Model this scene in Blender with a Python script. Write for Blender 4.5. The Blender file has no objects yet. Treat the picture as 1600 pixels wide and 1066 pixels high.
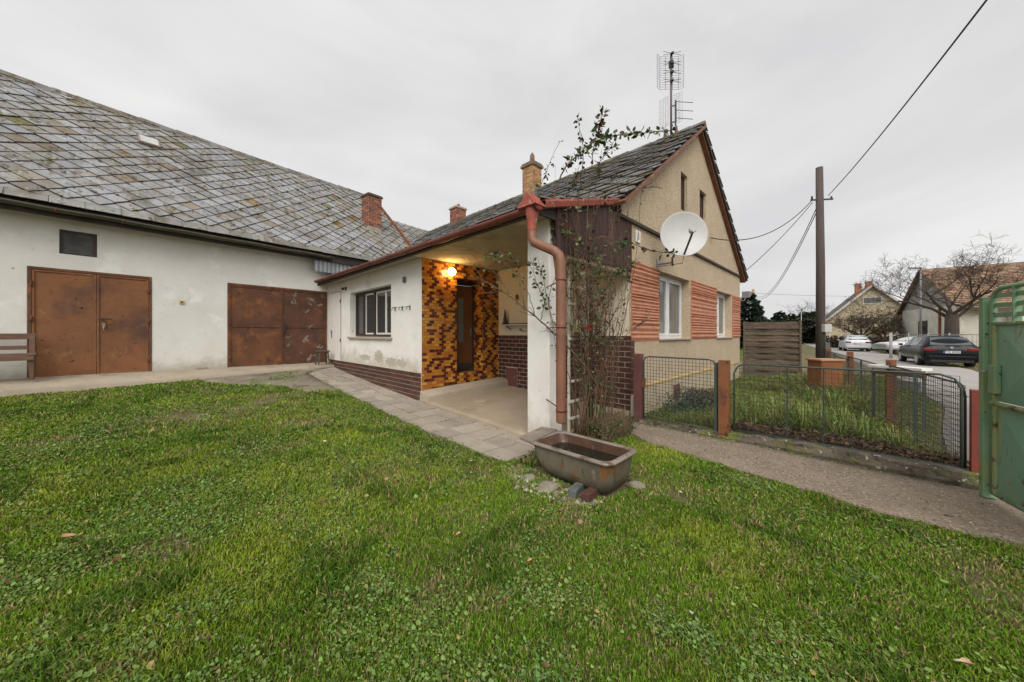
import bpy, math, random
import numpy as np
from mathutils import Vector, Matrix
from mathutils.noise import noise as pn

random.seed(7); RNG = np.random.default_rng(7)
S2 = math.sqrt(2); H = 1.55; F = 532.0
SC = bpy.context.scene; COL = SC.collection
R = math.radians

def cp(px, Y):                       # a plan position from a bearing and a depth along the view
    X = (px-800)/F*Y
    return ((X+Y)/S2, (Y-X)/S2)
def cz(py, Y): return H+(522-py)/F*Y
def C3(px, py, Y):
    a, b = cp(px, Y); return Vector((a, b, cz(py, Y)))
def sm(x, a, b):
    t = min(1, max(0, (x-a)/(b-a))); return t*t*(3-2*t)
def g(a, b):                         # ground height
    r = .01444*max(0, min(b, 12.8)-3.4)**1.59
    r *= 1-sm(a, 12, 18)
    return r-.045*sm(a, 6.3, 9)

# ------------------------------------------------------------------ materials
MATS = {}
def M(name, c1, c2=None, scale=6, rough=.85, bump=0, bscale=60, layers=(), attr=False, metal=0, stretch=(1, 1, 1),
      emit=0, lo=.35, hi=.65, bdist=.01, trans=0, rlayers=None, subs=0, detail=8, spec=.5, zdirt=None):
    if name in MATS: return MATS[name]
    m = bpy.data.materials.new(name); m.use_nodes = True; MATS[name] = m
    nt = m.node_tree; N = nt.nodes; L = nt.links
    bs = N['Principled BSDF']; bs.inputs['Roughness'].default_value = rough; bs.inputs['Metallic'].default_value = metal; bs.inputs['Specular IOR Level'].default_value = spec
    if trans: bs.inputs['Transmission Weight'].default_value = trans
    tc = N.new('ShaderNodeTexCoord'); mp = N.new('ShaderNodeMapping'); L.new(tc.outputs['Object'], mp.inputs[0]); mp.inputs['Scale'].default_value = stretch
    V = mp.outputs[0]
    def noise(sc, seed=0, det=detail, rg=.6):
        n = N.new('ShaderNodeTexNoise'); n.noise_dimensions = '4D'; n.inputs['Scale'].default_value = sc; n.inputs['Detail'].default_value = det
        n.inputs['Roughness'].default_value = rg; n.inputs['W'].default_value = seed; L.new(V, n.inputs['Vector']); return n.outputs['Fac']
    def ramp(x, lo, hi):
        r = N.new('ShaderNodeMapRange'); r.inputs['From Min'].default_value = lo; r.inputs['From Max'].default_value = hi; L.new(x, r.inputs['Value']); return r.outputs[0]
    def mix(f, a, b, mode='MIX'):
        x = N.new('ShaderNodeMix'); x.data_type = 'RGBA'; x.blend_type = mode
        for v, i in ((f, 0), (a, 6), (b, 7)):
            if isinstance(v, (int, float)): x.inputs[i].default_value = v
            elif isinstance(v, tuple): x.inputs[i].default_value = (*v, 1)
            else: L.new(v, x.inputs[i])
        return x.outputs[2]
    c2 = c2 or tuple(v*.8 for v in c1)
    col = mix(ramp(noise(scale, len(name)), lo, hi), tuple(c1), tuple(c2))
    for (c, sc, l, h, seed) in layers:
        col = mix(ramp(noise(sc, seed), l, h), col, tuple(c))
    if zdirt:
        z0, z1, dc = zdirt; sx = N.new('ShaderNodeSeparateXYZ'); L.new(tc.outputs['Object'], sx.inputs[0])
        ad = N.new('ShaderNodeMath'); ad.operation = 'MULTIPLY_ADD'; L.new(noise(3.5, 21), ad.inputs[0]); ad.inputs[1].default_value = -(z1-z0)*2.2; L.new(sx.outputs['Z'], ad.inputs[2])
        mr = N.new('ShaderNodeMapRange'); mr.inputs['From Min'].default_value = z0-(z1-z0)*.35; mr.inputs['From Max'].default_value = z0-(z1-z0)*1.1; mr.inputs['To Max'].default_value = .75; L.new(ad.outputs[0], mr.inputs['Value'])
        col = mix(mr.outputs[0], col, tuple(dc))
    if attr:
        at = N.new('ShaderNodeAttribute'); at.attribute_name = 'Col'
        col = mix(1.0, col, at.outputs['Color'], 'MULTIPLY')
    L.new(col, bs.inputs['Base Color'])
    if emit:
        bs.inputs['Emission Color'].default_value = (*c1, 1); bs.inputs['Emission Strength'].default_value = emit
    if subs: 
        bs.inputs['Subsurface Weight'].default_value = 0
    if bump:
        b = N.new('ShaderNodeBump'); b.inputs['Strength'].default_value = bump; b.inputs['Distance'].default_value = bdist
        L.new(noise(bscale, 3.3, 5), b.inputs['Height']); L.new(b.outputs[0], bs.inputs['Normal'])
    return m

def plain(name, c, rough=.5, metal=0, emit=0): 
    return M(name, c, tuple(v*.85 for v in c), 12, rough, metal=metal, emit=emit)

white_wall = M('white_render', (.81, .795, .755), (.70, .68, .63), 1.1, .92, .5, 22, layers=[((.58, .55, .48), .7, .56, .75, 2), ((.62, .59, .53), 8, .60, .70, 5), ((.40, .37, .31), 5, .665, .70, 14), ((.86, .85, .82), 1.6, .58, .66, 31)], lo=.35, hi=.7, zdirt=(.62, 1.05, (.40, .37, .29)))
stained_wall = M('damp_render', (.81, .795, .755), (.70, .68, .63), 1.3, .92, .5, 25, layers=[((.58, .55, .47), 1.5, .55, .75, 2), ((.60, .57, .50), 9, .60, .70, 5), ((.45, .42, .34), 6, .65, .69, 14)], lo=.35, hi=.7, zdirt=(.75, 1.25, (.46, .42, .33)))
rough_wall = M('beige_roughcast', (.66, .53, .38), (.56, .44, .31), 2.0, .95, 1.0, 95, layers=[((.34, .24, .12), 34, .53, .60, 4), ((.80, .68, .46), 28, .57, .63, 8), ((.48, .40, .27), 1.1, .58, .8, 1)], bdist=.03)
terracotta = M('terracotta_ribs', (.46, .19, .11), (.54, .26, .165), 5, .85, .6, 60, layers=[((.36, .14, .07), 9, .6, .75, 4)])
slate = M('roof_slate', (1, 1, 1), (.74, .73, .70), 5, .85, .6, 30, attr=True, spec=.25, stretch=(1, .55, .55), layers=[((.70, .62, .49), 1.6, .52, .64, 2), ((.50, .42, .32), 5, .55, .63, 3), ((.40, .40, .20), 2.4, .61, .66, 9), ((.24, .21, .18), 9, .58, .64, 6), ((.42, .38, .31), 1.1, .58, .70, 22), ((1.15, 1.15, 1.13), 13, .59, .66, 11)])
dark_wood = M('dark_stained_boards', (.040, .020, .018), (.080, .036, .028), 3, .8, .5, 60, stretch=(14, 14, 1), attr=True, layers=[((.19, .11, .08), 5, .62, .72, 3)])
eave_dark = M('dark_eave_board', (.035, .028, .022), (.06, .045, .035), 4, .85)
copper_red = M('red_brown_gutter_paint', (.20, .050, .033), (.14, .038, .026), 5, .5, layers=[((.06, .028, .02), 6, .56, .66, 2), ((.30, .12, .07), 10, .62, .68, 8)])
bright_red = M('red_flashing_paint', (.36, .075, .045), (.26, .06, .04), 7, .6, layers=[((.44, .30, .26), 14, .58, .64, 2), ((.12, .05, .035), 8, .58, .66, 6)])
pipe_paint = M('downpipe_paint', (.235, .10, .055), (.17, .072, .042), 2.2, .55, layers=[((.12, .03, .02), 9, .62, .67, 2), ((.35, .17, .11), 5, .6, .7, 7), ((.13, .06, .04), 2.5, .60, .75, 11)])
gut_green = M('mossy_gutter', (.085, .075, .045), (.035, .040, .020), 3, .6, layers=[((.17, .06, .03), 6, .60, .7, 2), ((.16, .18, .06), 5, .6, .75, 7)], stretch=(1, 4, 4))
rust_a = M('orange_rusted_sheet', (.28, .115, .042), (.19, .078, .032), 1.5, .7, .4, 14, layers=[((.10, .048, .034), .95, .51, .64, 2), ((.05, .022, .018), 16, .62, .66, 5), ((.40, .19, .08), 3.0, .60, .72, 8), ((.07, .04, .034), 2.0, .62, .70, 15), ((.04, .02, .016), 5, .665, .69, 19)], bdist=.02)
rust_b = M('dark_rusted_sheet', (.19, .075, .030), (.085, .036, .020), 1.4, .7, .2, 40, layers=[((.34, .12, .04), 3, .52, .72, 2), ((.03, .018, .015), 5, .56, .74, 5), ((.42, .34, .26), 9, .70, .76, 9)])
rust_c = M('flaking_rusted_sheet', (.145, .058, .028), (.065, .030, .02), 1.8, .7, .3, 30, layers=[((.30, .11, .04), 3, .58, .72, 2), ((.26, .23, .19), 4.5, .58, .66, 17), ((.02, .015, .012), 7, .6, .72, 5)], stretch=(1, 1, 1.2))
rust_post = M('rusty_red_post', (.165, .060, .022), (.24, .09, .028), 5, .75, .2, 50, layers=[((.07, .028, .02), 7, .54, .64, 2), ((.33, .13, .05), 11, .62, .68, 9)])
red_post = M('red_painted_post', (.26, .05, .032), (.17, .04, .028), 4, .6, layers=[((.5, .25, .18), 12, .66, .72, 2)])
maroon = M('maroon_paint', (.15, .058, .055), (.11, .042, .04), 3, .55, layers=[((.26, .13, .12), 8, .6, .7, 3)])
bench_wood = M('weathered_brown_wood', (.20, .115, .07), (.13, .075, .05), 3, .8, .4, 60, stretch=(1.5, 10, 10), layers=[((.3, .2, .14), 6, .6, .7, 2)])
grey_wood = M('grey_weathered_boards', (.135, .10, .07), (.07, .050, .036), 2.5, .9, .6, 50, stretch=(2, 2, 16), layers=[((.22, .18, .14), 3, .56, .7, 2)], attr=True)
concrete = M('worn_concrete', (.40, .335, .25), (.31, .26, .195), 1.7, .95, .5, 60, layers=[((.20, .165, .12), 2.3, .58, .75, 2), ((.48, .43, .35), 30, .6, .7, 4), ((.17, .18, .08), 1.4, .62, .75, 12)])
porch_floor_m = M('porch_concrete', (.36, .295, .215), (.28, .225, .16), 1.2, .85, .3, 60, layers=[((.25, .18, .11), 1.6, .54, .75, 2), ((.50, .43, .33), 2.4, .6, .75, 4), ((.20, .15, .10), 7, .66, .72, 7)])
gravelly = M('broken_concrete_gravel', (.27, .235, .175), (.19, .165, .115), 3, .97, 1, 45, layers=[((.13, .10, .065), 1.8, .5, .66, 2), ((.42, .38, .31), 40, .62, .7, 4), ((.09, .12, .035), 2.2, .58, .68, 9)], bdist=.03)
paver_m = M('concrete_pavers', (.36, .315, .255), (.29, .25, .20), 3, .95, .5, 80, attr=True, layers=[((.18, .15, .11), 4, .6, .75, 2), ((.42, .38, .32), 60, .6, .7, 5)])
path_m = M('brown_asphalt_path', (.26, .205, .15), (.20, .155, .112), 2.5, .97, 1, 60, layers=[((.44, .38, .30), 48, .57, .62, 2), ((.09, .065, .045), 40, .56, .62, 5), ((.26, .22, .17), 1.0, .58, .78, 6), ((.11, .085, .06), 1.6, .62, .8, 8)], bdist=.012)
kerb_m = M('mossy_kerb', (.16, .135, .10), (.065, .052, .037), 5, .97, 1, 30, layers=[((.045, .036, .026), 7, .52, .60, 5), ((.13, .15, .03), 2.4, .53, .62, 2), ((.50, .45, .37), 22, .60, .65, 8)], bdist=.04)
road_m = M('grey_road', (.36, .335, .31), (.31, .29, .27), 1.5, .95, .4, 60, layers=[((.24, .22, .20), .7, .55, .75, 2), ((.42, .4, .37), 40, .6, .7, 4)])
soil = M('lawn_soil', (.11, .095, .04), (.15, .125, .06), 2.2, 1, 1, 40, layers=[((.26, .185, .11), 1.3, .54, .68, 2), ((.035, .035, .012), 11, .56, .66, 5), ((.09, .13, .02), 6, .58, .7, 9)], bdist=.03)
blade_m = M('grass_blades', (1, 1, 1), (.8, .8, .8), .8, .7, attr=True, spec=.12)
leaf_m = M('leaf_surface', (1, 1, 1), (.82, .82, .82), 20, .65, attr=True, spec=.2)
fol_m = M('foliage', (1, 1, 1), (.7, .7, .7), 3, .8, attr=True)
bark = M('bark', (.10, .075, .055), (.06, .045, .035), 8, .9, .6, 30, layers=[((.13, .13, .08), 3, .58, .7, 3)])
bark2 = M('grey_brown_bark', (.085, .065, .05), (.05, .04, .03), 8, .9, .6, 30, layers=[((.12, .11, .07), 3, .58, .7, 3)])
stem_m = M('rose_stem', (.17, .085, .05), (.075, .05, .032), 4, .7, layers=[((.09, .10, .035), 3, .55, .65, 3), ((.28, .17, .11), 5, .60, .68, 9)])
brickm = M('chimney_brick', (1, 1, 1), (.65, .6, .6), 14, .9, .6, 60, attr=True)
mortar = M('lime_mortar', (.42, .36, .29), (.30, .25, .19), 12, .95, .4, 60)
tile_gl = M('glazed_tile', (1, 1, 1), (.85, .8, .8), 30, .22, attr=True)
clinker = M('brown_clinker', (1, 1, 1), (.75, .7, .7), 18, .55, .3, 60, attr=True)
grout = M('pale_grout', (.48, .43, .36), (.36, .31, .25), 8, .95)
dgrout = M('dark_grout', (.20, .11, .05), (.14, .08, .04), 8, .9)
porch_ceil = M('peeling_ceiling', (.48, .43, .30), (.36, .32, .21), 1.2, .9, .8, 2.5, layers=[((.27, .22, .12), 1.6, .55, .68, 2), ((.62, .56, .40), 2.4, .6, .7, 6)], bdist=.15)
porch_wall_m = M('cream_render', (.68, .58, .40), (.60, .50, .33), 1.5, .9, .3, 40)
ochre = M('orange_brown_wood', (.17, .075, .022), (.11, .045, .014), 3, .45, stretch=(12, 12, 1))
glassm = plain('window_glass', (.045, .05, .052), .06)
glass_g = plain('frosted_glass', (.17, .19, .17), .3)
glass_lt = M('curtained_glass', (.22, .22, .20), (.12, .12, .11), 3, .08, stretch=(14, 14, .4))
upvc = plain('white_window_plastic', (.80, .80, .81), .35)
win_brown = plain('dark_brown_window_paint', (.045, .028, .022), .5)
win_white = plain('white_window_paint', (.70, .68, .64), .5)
zinc = M('galvanised_sheet', (.42, .44, .45), (.30, .33, .35), 4, .45, metal=.5, layers=[((.32, .25, .18), 5, .64, .75, 2)])
steel = plain('grey_steel', (.30, .30, .31), .4, .6)
dark_steel = plain('dark_steel', (.06, .055, .05), .5, .3)
dish_m = M('dish_white', (.56, .56, .55), (.50, .50, .49), 3, .5, layers=[((.45, .45, .42), 14, .66, .72, 3)])
wire_g = plain('green_coated_wire', (.035, .05, .038), .6)
wire_r = M('rusty_wire', (.065, .04, .03), (.04, .035, .03), 6, .7)
pipe_g = M('green_pipe', (.055, .085, .07), (.045, .06, .05), 4, .6, layers=[((.14, .07, .04), 7, .6, .7, 2)])
gate_g = M('green_gate_paint', (.15, .27, .155), (.20, .32, .19), 3, .6, .4, 40, layers=[((.26, .29, .12), 2.2, .54, .66, 2), ((.30, .15, .04), 5, .60, .66, 7), ((.07, .045, .02), 12, .61, .66, 4)])
gate_p = M('rust_streaked_gate_panel', (.18, .34, .245), (.235, .38, .27), 2.5, .6, .4, 30, layers=[((.33, .37, .15), 1.3, .50, .64, 2), ((.42, .23, .06), 1.8, .565, .64, 9), ((.22, .11, .03), 3.5, .60, .66, 13), ((.08, .05, .02), 10, .62, .66, 4)], stretch=(2.6, 2.6, .7))
gate_y = M('yellowed_gate_paint', (.33, .37, .16), (.24, .33, .17), 3, .6, layers=[((.10, .05, .02), 9, .57, .66, 7)])
enamel = M('aged_enamel', (.185, .165, .118), (.115, .10, .07), 2.6, .6, .4, 25, stretch=(1.4, 1.4, .7), layers=[((.19, .085, .025), 3.4, .53, .60, 2), ((.15, .08, .035), 6, .60, .66, 17), ((.055, .055, .025), 3, .56, .68, 6), ((.25, .23, .18), 8, .60, .68, 8), ((.04, .028, .02), 14, .62, .67, 12)], zdirt=(.03, .14, (.05, .04, .022)))
enamel_in = M('rust_stained_enamel', (.105, .048, .022), (.05, .026, .016), 4, .5, stretch=(5, 5, 1), layers=[((.25, .2, .13), 3, .6, .72, 2)])
rim_m = M('grey_rim', (.25, .21, .175), (.16, .13, .105), 4, .7, .3, 30, layers=[((.10, .065, .045), 7, .54, .64, 2), ((.34, .29, .24), 12, .62, .7, 8)])
water_m = plain('dark_water', (.012, .012, .008), .03)
pole_m = M('brown_wooden_pole', (.105, .078, .068), (.065, .05, .042), 4, .85, .5, 40, stretch=(6, 6, .5))
ylw_post = plain('ochre_post', (.38, .25, .10), .7)
stone_m = M('pale_stone', (.30, .27, .21), (.15, .13, .09), 6, .95, .6, 30)
cabinet_m = M('orange_brown_cabinet', (.235, .085, .024), (.17, .06, .018), 3, .7, .2, 50, layers=[((.18, .06, .03), 6, .6, .72, 2)])
plast = lambda n, c, r=.5: plain(n, c, r)
blackc = M('black_car_paint', (.006, .006, .009), (.005, .005, .007), 12, .22, spec=.25)
silverc = plain('silver_car_paint', (.55, .56, .58), .3, .15)
whitec = plain('white_car_paint', (.68, .69, .70), .3)
beigec = plain('beige_car_paint', (.45, .42, .36), .35)
carglass = plain('car_glass', (.10, .12, .13), .08)
tyre = plain('tyre_rubber', (.02, .02, .02), .9)
alloy = plain('alloy_rim', (.45, .46, .48), .35, .6)
redlamp = plain('red_lamp_lens', (.20, .012, .012), .2)
platem = plain('plate_white', (.75, .76, .78), .5)
blk = plain('black_plastic', (.015, .015, .015), .6)
beige_r = M('beige_house_render', (.44, .37, .26), (.38, .32, .22), 1, .95)
red_tile = M('red_roof_tile', (1, 1, 1), (.7, .66, .6), 2, .9, attr=True, layers=[((.62, .58, .50), 1.1, .52, .66, 3), ((.35, .33, .28), .6, .56, .68, 13)])
grey_roof = M('grey_roof_sheet', (.13, .11, .10), (.09, .08, .075), 2, .85)
grey_gable = M('grey_gable_render', (.33, .30, .26), (.24, .22, .19), 2, .95)

# ------------------------------------------------------------------ mesh builder
class MB:
    def __init__(s): s.v = []; s.f = []; s.c = []; s.sm = []; s.mi = []; s.cur = None; s.m = 0
    def face(s, idx, smooth=False): s.f.append(idx); s.c.append(s.cur or (1, 1, 1)); s.sm.append(smooth); s.mi.append(s.m)
    def poly(s, pts, smooth=False):
        n = len(s.v); s.v += [tuple(p) for p in pts]; s.face(tuple(range(n, n+len(pts))), smooth)
    def hexa(s, P):                  # 8 corners: bottom 4 (ccw from above), top 4
        n = len(s.v); s.v += [tuple(p) for p in P]
        for q in ((3, 2, 1, 0), (4, 5, 6, 7), (0, 1, 5, 4), (1, 2, 6, 5), (2, 3, 7, 6), (3, 0, 4, 7)): s.face(tuple(n+i for i in q))
    def box(s, x0, x1, y0, y1, z0, z1):
        s.hexa([(x0, y0, z0), (x1, y0, z0), (x1, y1, z0), (x0, y1, z0), (x0, y0, z1), (x1, y0, z1), (x1, y1, z1), (x0, y1, z1)])
    def obox(s, c, e1, e2, e3):      # centre and three half-extent vectors
        c, e1, e2, e3 = map(Vector, (c, e1, e2, e3))
        s.hexa([c-e1-e2-e3, c+e1-e2-e3, c+e1+e2-e3, c-e1+e2-e3, c-e1-e2+e3, c+e1-e2+e3, c+e1+e2+e3, c-e1+e2+e3])
    def bar(s, p, q, w, h=None, up=(0, 0, 1)):
        p, q = Vector(p), Vector(q); d = (q-p); L = d.length
        if L < 1e-6: return
        d /= L; u = Vector(up)
        if abs(d.dot(u)) > .98: u = Vector((1, 0, 0))
        a = d.cross(u).normalized(); b = a.cross(d)
        s.obox((p+q)/2, d*L/2, a*w/2, b*(h or w)/2)
    def tube(s, pts, r, n=8, cap=True, smooth=True):
        pts = [Vector(p) for p in pts]; k = len(pts); rr = r if isinstance(r, (list, tuple)) else [r]*k
        base = len(s.v); prev = None
        for i, p in enumerate(pts):
            d = (pts[min(i+1, k-1)]-pts[max(i-1, 0)])
            if d.length < 1e-9: d = Vector((0, 0, 1))
            d.normalize()
            if prev is None:
                u = Vector((0, 0, 1)) if abs(d.z) < .9 else Vector((1, 0, 0)); a = d.cross(u).normalized()
            else: a = (prev-d*prev.dot(d)).normalized()
            prev = a; b = d.cross(a)
            for j in range(n):
                t = 2*math.pi*j/n; s.v.append(tuple(p+(a*math.cos(t)+b*math.sin(t))*rr[i]))
        for i in range(k-1):
            for j in range(n):
                s.face((base+i*n+j, base+i*n+(j+1) % n, base+(i+1)*n+(j+1) % n, base+(i+1)*n+j), smooth)
        if cap and n > 2:
            s.face(tuple(base+j for j in range(n))[::-1]); s.face(tuple(base+(k-1)*n+j for j in range(n)))
    def loft(s, rings, closed=True, cap0=False, cap1=False, smooth=True):
        base = len(s.v); n = len(rings[0])
        for r in rings: s.v += [tuple(p) for p in r]
        for i in range(len(rings)-1):
            for j in range(n if closed else n-1):
                s.face((base+i*n+j, base+i*n+(j+1) % n, base+(i+1)*n+(j+1) % n, base+(i+1)*n+j), smooth)
        if cap0: s.face(tuple(base+j for j in range(n))[::-1])
        if cap1: s.face(tuple(base+(len(rings)-1)*n+j for j in range(n)))
    def ball(s, c, r, n=12, sc=(1, 1, 1)):
        rings = []
        for i in range(1, n//2):
            t = math.pi*i/(n//2); rings.append([(c[0]+r*sc[0]*math.sin(t)*math.cos(2*math.pi*j/n), c[1]+r*sc[1]*math.sin(t)*math.sin(2*math.pi*j/n), c[2]-r*sc[2]*math.cos(t)) for j in range(n)])
        s.loft(rings, True, True, True)
    def build(s, name, mat, parent=None, bevel=0, loc=None):
        me = bpy.data.meshes.new(name)
        off = Vector((0, 0, 0))
        if parent is not None and parent.get('_wo'): off = Vector(parent['_wo'])
        if loc is not None: off = Vector(loc)
        V = [(x-off[0], y-off[1], z-off[2]) for x, y, z in s.v]
        me.from_pydata(V, [], s.f)
        ca = me.color_attributes.new('Col', 'FLOAT_COLOR', 'CORNER')
        arr = []
        for f, c in zip(s.f, s.c): arr += [c[0], c[1], c[2], 1.0]*len(f)
        ca.data.foreach_set('color', arr)
        me.polygons.foreach_set('use_smooth', s.sm)
        for mm in (mat if isinstance(mat, (list, tuple)) else [mat]): me.materials.append(mm)
        me.polygons.foreach_set('material_index', s.mi)
        me.update()
        o = bpy.data.objects.new(name, me); COL.objects.link(o)
        if loc is not None: o.location = off
        if parent is not None: 
            o.parent = parent
            if parent.get('_wo'): o['_wo'] = list(parent['_wo'])
        if bevel:
            b = o.modifiers.new('Bevel', 'BEVEL'); b.width = bevel; b.segments = 2; b.limit_method = 'ANGLE'
        return o

def tag(o, label=None, cat=None, group=None, kind=None):
    if label: o['label'] = label
    if cat: o['category'] = cat
    if group: o['group'] = group
    if kind: o['kind'] = kind
    return o
def thing(name, label, cat, loc=(0, 0, 0), rz=0, group=None, world=True):
    o = bpy.data.objects.new(name, None); COL.objects.link(o); o.location = loc; o.rotation_euler = (0, 0, rz); o.empty_display_size = .1
    if world: o['_wo'] = list(loc)   # children given in world coordinates
    return tag(o, label, cat, group)
def copy_tree(o, parent=None):
    c = o.copy(); COL.objects.link(c)
    if parent is not None: c.parent = parent
    for ch in list(o.children): copy_tree(ch, c)
    return c
def B1(fn):
    mb = MB(); fn(mb); return mb
def bx(name, mat, parent, *boxes, bevel=0):
    mb = MB()
    for b in boxes: mb.box(*b)
    return mb.build(name, mat, parent, bevel)
def jit(c, d, s=.0):
    k = 1+random.uniform(-d, d); return tuple(max(0, v*k*(1+random.uniform(-s, s))) for v in c)

# clip a 2D convex polygon against a convex region (ccw)
def clip(poly, reg):
    out = poly
    for i in range(len(reg)):
        a, b = reg[i], reg[(i+1) % len(reg)]; inp, out = out, []
        for j in range(len(inp)):
            p, q = inp[j], inp[(j+1) % len(inp)]
            sp = (b[0]-a[0])*(p[1]-a[1])-(b[1]-a[1])*(p[0]-a[0]); sq = (b[0]-a[0])*(q[1]-a[1])-(b[1]-a[1])*(q[0]-a[0])
            if sp >= 0: out.append(p)
            if (sp >= 0) != (sq >= 0):
                t = sp/(sp-sq); out.append((p[0]+(q[0]-p[0])*t, p[1]+(q[1]-p[1])*t))
        if len(out) < 3: return []
    return out

def slate_col(x, y):
    n = pn(Vector((x*.35, y*.5, 3.1)))
    r = random.random()
    if r < .55-n*.5: c = (.305, .31, .325)
    elif r < .95: c = (.285, .275, .26)
    elif r < .985: c = (.25, .21, .16)
    else: c = (.17, .165, .08) if random.random() < .5 else (.24, .17, .08)
    return jit(c, .17, .015)
def slates(mb, O, e, s, n, region, D=.46, th=.012, lift=.04, mess=.006, skip=0, sg=None):
    O, e, s, n = map(Vector, (O, e, s, n))
    xs = [p[0] for p in region]; ys = [p[1] for p in region]
    j = -1
    y = min(ys)-D
    while y < max(ys)+D:
        x = min(xs)-D+(D/2 if j % 2 else 0)
        while x < max(xs)+D:
            w = D*.4855
            dm = [(x, y-w), (x+w, y), (x, y+w), (x-w, y)]
            p = clip(dm, region)
            if p and random.random() > skip:
                mb.cur = slate_col(x, y)
                tz = random.uniform(-mess, mess); tx = random.uniform(-.012, .012); ty = random.uniform(-.006, .006)
                wav = .02*pn(Vector((x*.7, y*.7, 0)))+(sg(x) if sg else 0)
                def P(q, top):
                    h = lift*(.5-(q[1]-y)/(2*w))+tz+wav+tx*(q[0]-x)+(th if top else -.004)
                    return O+e*(q[0]+ty)+s*q[1]+n*h
                k = len(mb.v); m = len(p)
                mb.v += [tuple(P(q, 1)) for q in p]+[tuple(P(q, 0)) for q in p]
                mb.face(tuple(range(k, k+m)))
                for i in range(m): mb.face((k+m+i, k+m+(i+1) % m, k+(i+1) % m, k+i))
            x += D
        y += D/2; j += 1

def sag(x): return .055*pn(Vector((x*.30, 4.2, 0)))+.02*pn(Vector((x*.9, 1.2, 0)))
def tile_field(mb, P, u0, u1, v0, v1, w, h, gap, colf, th=.006, bev=.003, holes=(), vtop=None, vbot=None):
    # P(u,v,d) -> world point, d = distance out of the wall
    r = 0; v = v1
    while v > v0-.001:
        u = u0-(w*.5 if r % 2 else 0)
        while u < u1:
            a, b, c, d = max(u+gap/2, u0), min(u+w-gap/2, u1), max(v-h+gap/2, v0), v-gap/2
            if b-a > .012 and d-c > .012:
                segs = [(a, b)]
                for (ha, hb, hc, hd) in holes:
                    if d > hc+.01 and c < hd-.01:
                        ns = []
                        for (a2, b2) in segs:
                            if b2 <= ha or a2 >= hb: ns.append((a2, b2)); continue
                            if a2 < ha-.01: ns.append((a2, ha-gap/2))
                            if b2 > hb+.01: ns.append((hb+gap/2, b2))
                        segs = ns
                for (a2, b2) in segs:
                    if vbot and vbot((a2+b2)/2) > c:
                        if vbot((a2+b2)/2) > d-.01: continue
                        cc = vbot((a2+b2)/2)
                    else: cc = c
                    mb.cur = colf((a2+b2)/2, (c+d)/2, r, round(u/(w*.5)))
                    t = th+random.uniform(-.0015, .0015)
                    k = len(mb.v)
                    mb.v += [tuple(P(a2, cc, 0)), tuple(P(b2, cc, 0)), tuple(P(b2, d, 0)), tuple(P(a2, d, 0)),
                             tuple(P(a2+bev, cc+bev, t)), tuple(P(b2-bev, cc+bev, t)), tuple(P(b2-bev, d-bev, t)), tuple(P(a2+bev, d-bev, t))]
                    mb.face((k+4, k+5, k+6, k+7))
                    for i in range(4): mb.face((k+i, k+(i+1) % 4, k+4+(i+1) % 4, k+4+i))
            u += w
        v -= h; r += 1

def wall_holes(mb, P, u0, u1, v0, v1, th, holes, top=None):
    """a wall u0..u1 x v0..v1 of thickness th with rectangular holes; P(u,v,d)"""
    us = sorted({u0, u1, *[h[0] for h in holes], *[h[1] for h in holes]}); vs = sorted({v0, v1, *[h[2] for h in holes], *[h[3] for h in holes]})
    def solid(i, j):
        if not (0 <= i < len(us)-1 and 0 <= j < len(vs)-1): return False
        cu, cv = (us[i]+us[i+1])/2, (vs[j]+vs[j+1])/2
        return not any(h[0] < cu < h[1] and h[2] < cv < h[3] for h in holes)
    for i in range(len(us)-1):
        for j in range(len(vs)-1):
            if not solid(i, j): continue
            a, b, c, d = us[i], us[i+1], vs[j], vs[j+1]
            mb.poly([P(a, c, 0), P(b, c, 0), P(b, d, 0), P(a, d, 0)]); mb.poly([P(a, c, -th), P(a, d, -th), P(b, d, -th), P(b, c, -th)])
            if not solid(i-1, j): mb.poly([P(a, c, 0), P(a, d, 0), P(a, d, -th), P(a, c, -th)])
            if not solid(i+1, j): mb.poly([P(b, c, 0), P(b, c, -th), P(b, d, -th), P(b, d, 0)])
            if not solid(i, j-1): mb.poly([P(a, c, 0), P(a, c, -th), P(b, c, -th), P(b, c, 0)])
            if not solid(i, j+1): mb.poly([P(a, d, 0), P(b, d, 0), P(b, d, -th), P(a, d, -th)])

# ------------------------------------------------------------------ camera, sky, sun
cam = bpy.data.cameras.new('camera'); co = bpy.data.objects.new('camera', cam); COL.objects.link(co)
co.location = (0, 0, H); co.rotation_euler = (R(90), 0, R(-45)); cam.sensor_width = 36; cam.lens = 36*F/1600; cam.shift_y = -11/1600
cam.clip_start = .05; cam.clip_end = 3000; SC.camera = co

w = bpy.data.worlds.new('World'); SC.world = w; w.use_nodes = True
nt = w.node_tree; N = nt.nodes; L = nt.links; bg = N['Background']; bg.inputs['Strength'].default_value = .052
sky = N.new('ShaderNodeTexSky'); sky.sky_type = 'NISHITA'; sky.sun_disc = False; sky.sun_elevation = R(38); sky.sun_rotation = R(205)
hs = N.new('ShaderNodeHueSaturation'); hs.inputs['Saturation'].default_value = .15; L.new(sky.outputs[0], hs.inputs['Color'])
tc = N.new('ShaderNodeTexCoord'); mp = N.new('ShaderNodeMapping'); mp.inputs['Scale'].default_value = (1, 1, 2.6); mp.inputs['Rotation'].default_value = (0, 0, .4); L.new(tc.outputs['Generated'], mp.inputs[0])
nz = N.new('ShaderNodeTexNoise'); nz.inputs['Scale'].default_value = 1.7; nz.inputs['Detail'].default_value = 5; nz.inputs['Roughness'].default_value = .5; nz.inputs['Distortion'].default_value = .5; L.new(mp.outputs[0], nz.inputs['Vector'])
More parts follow.
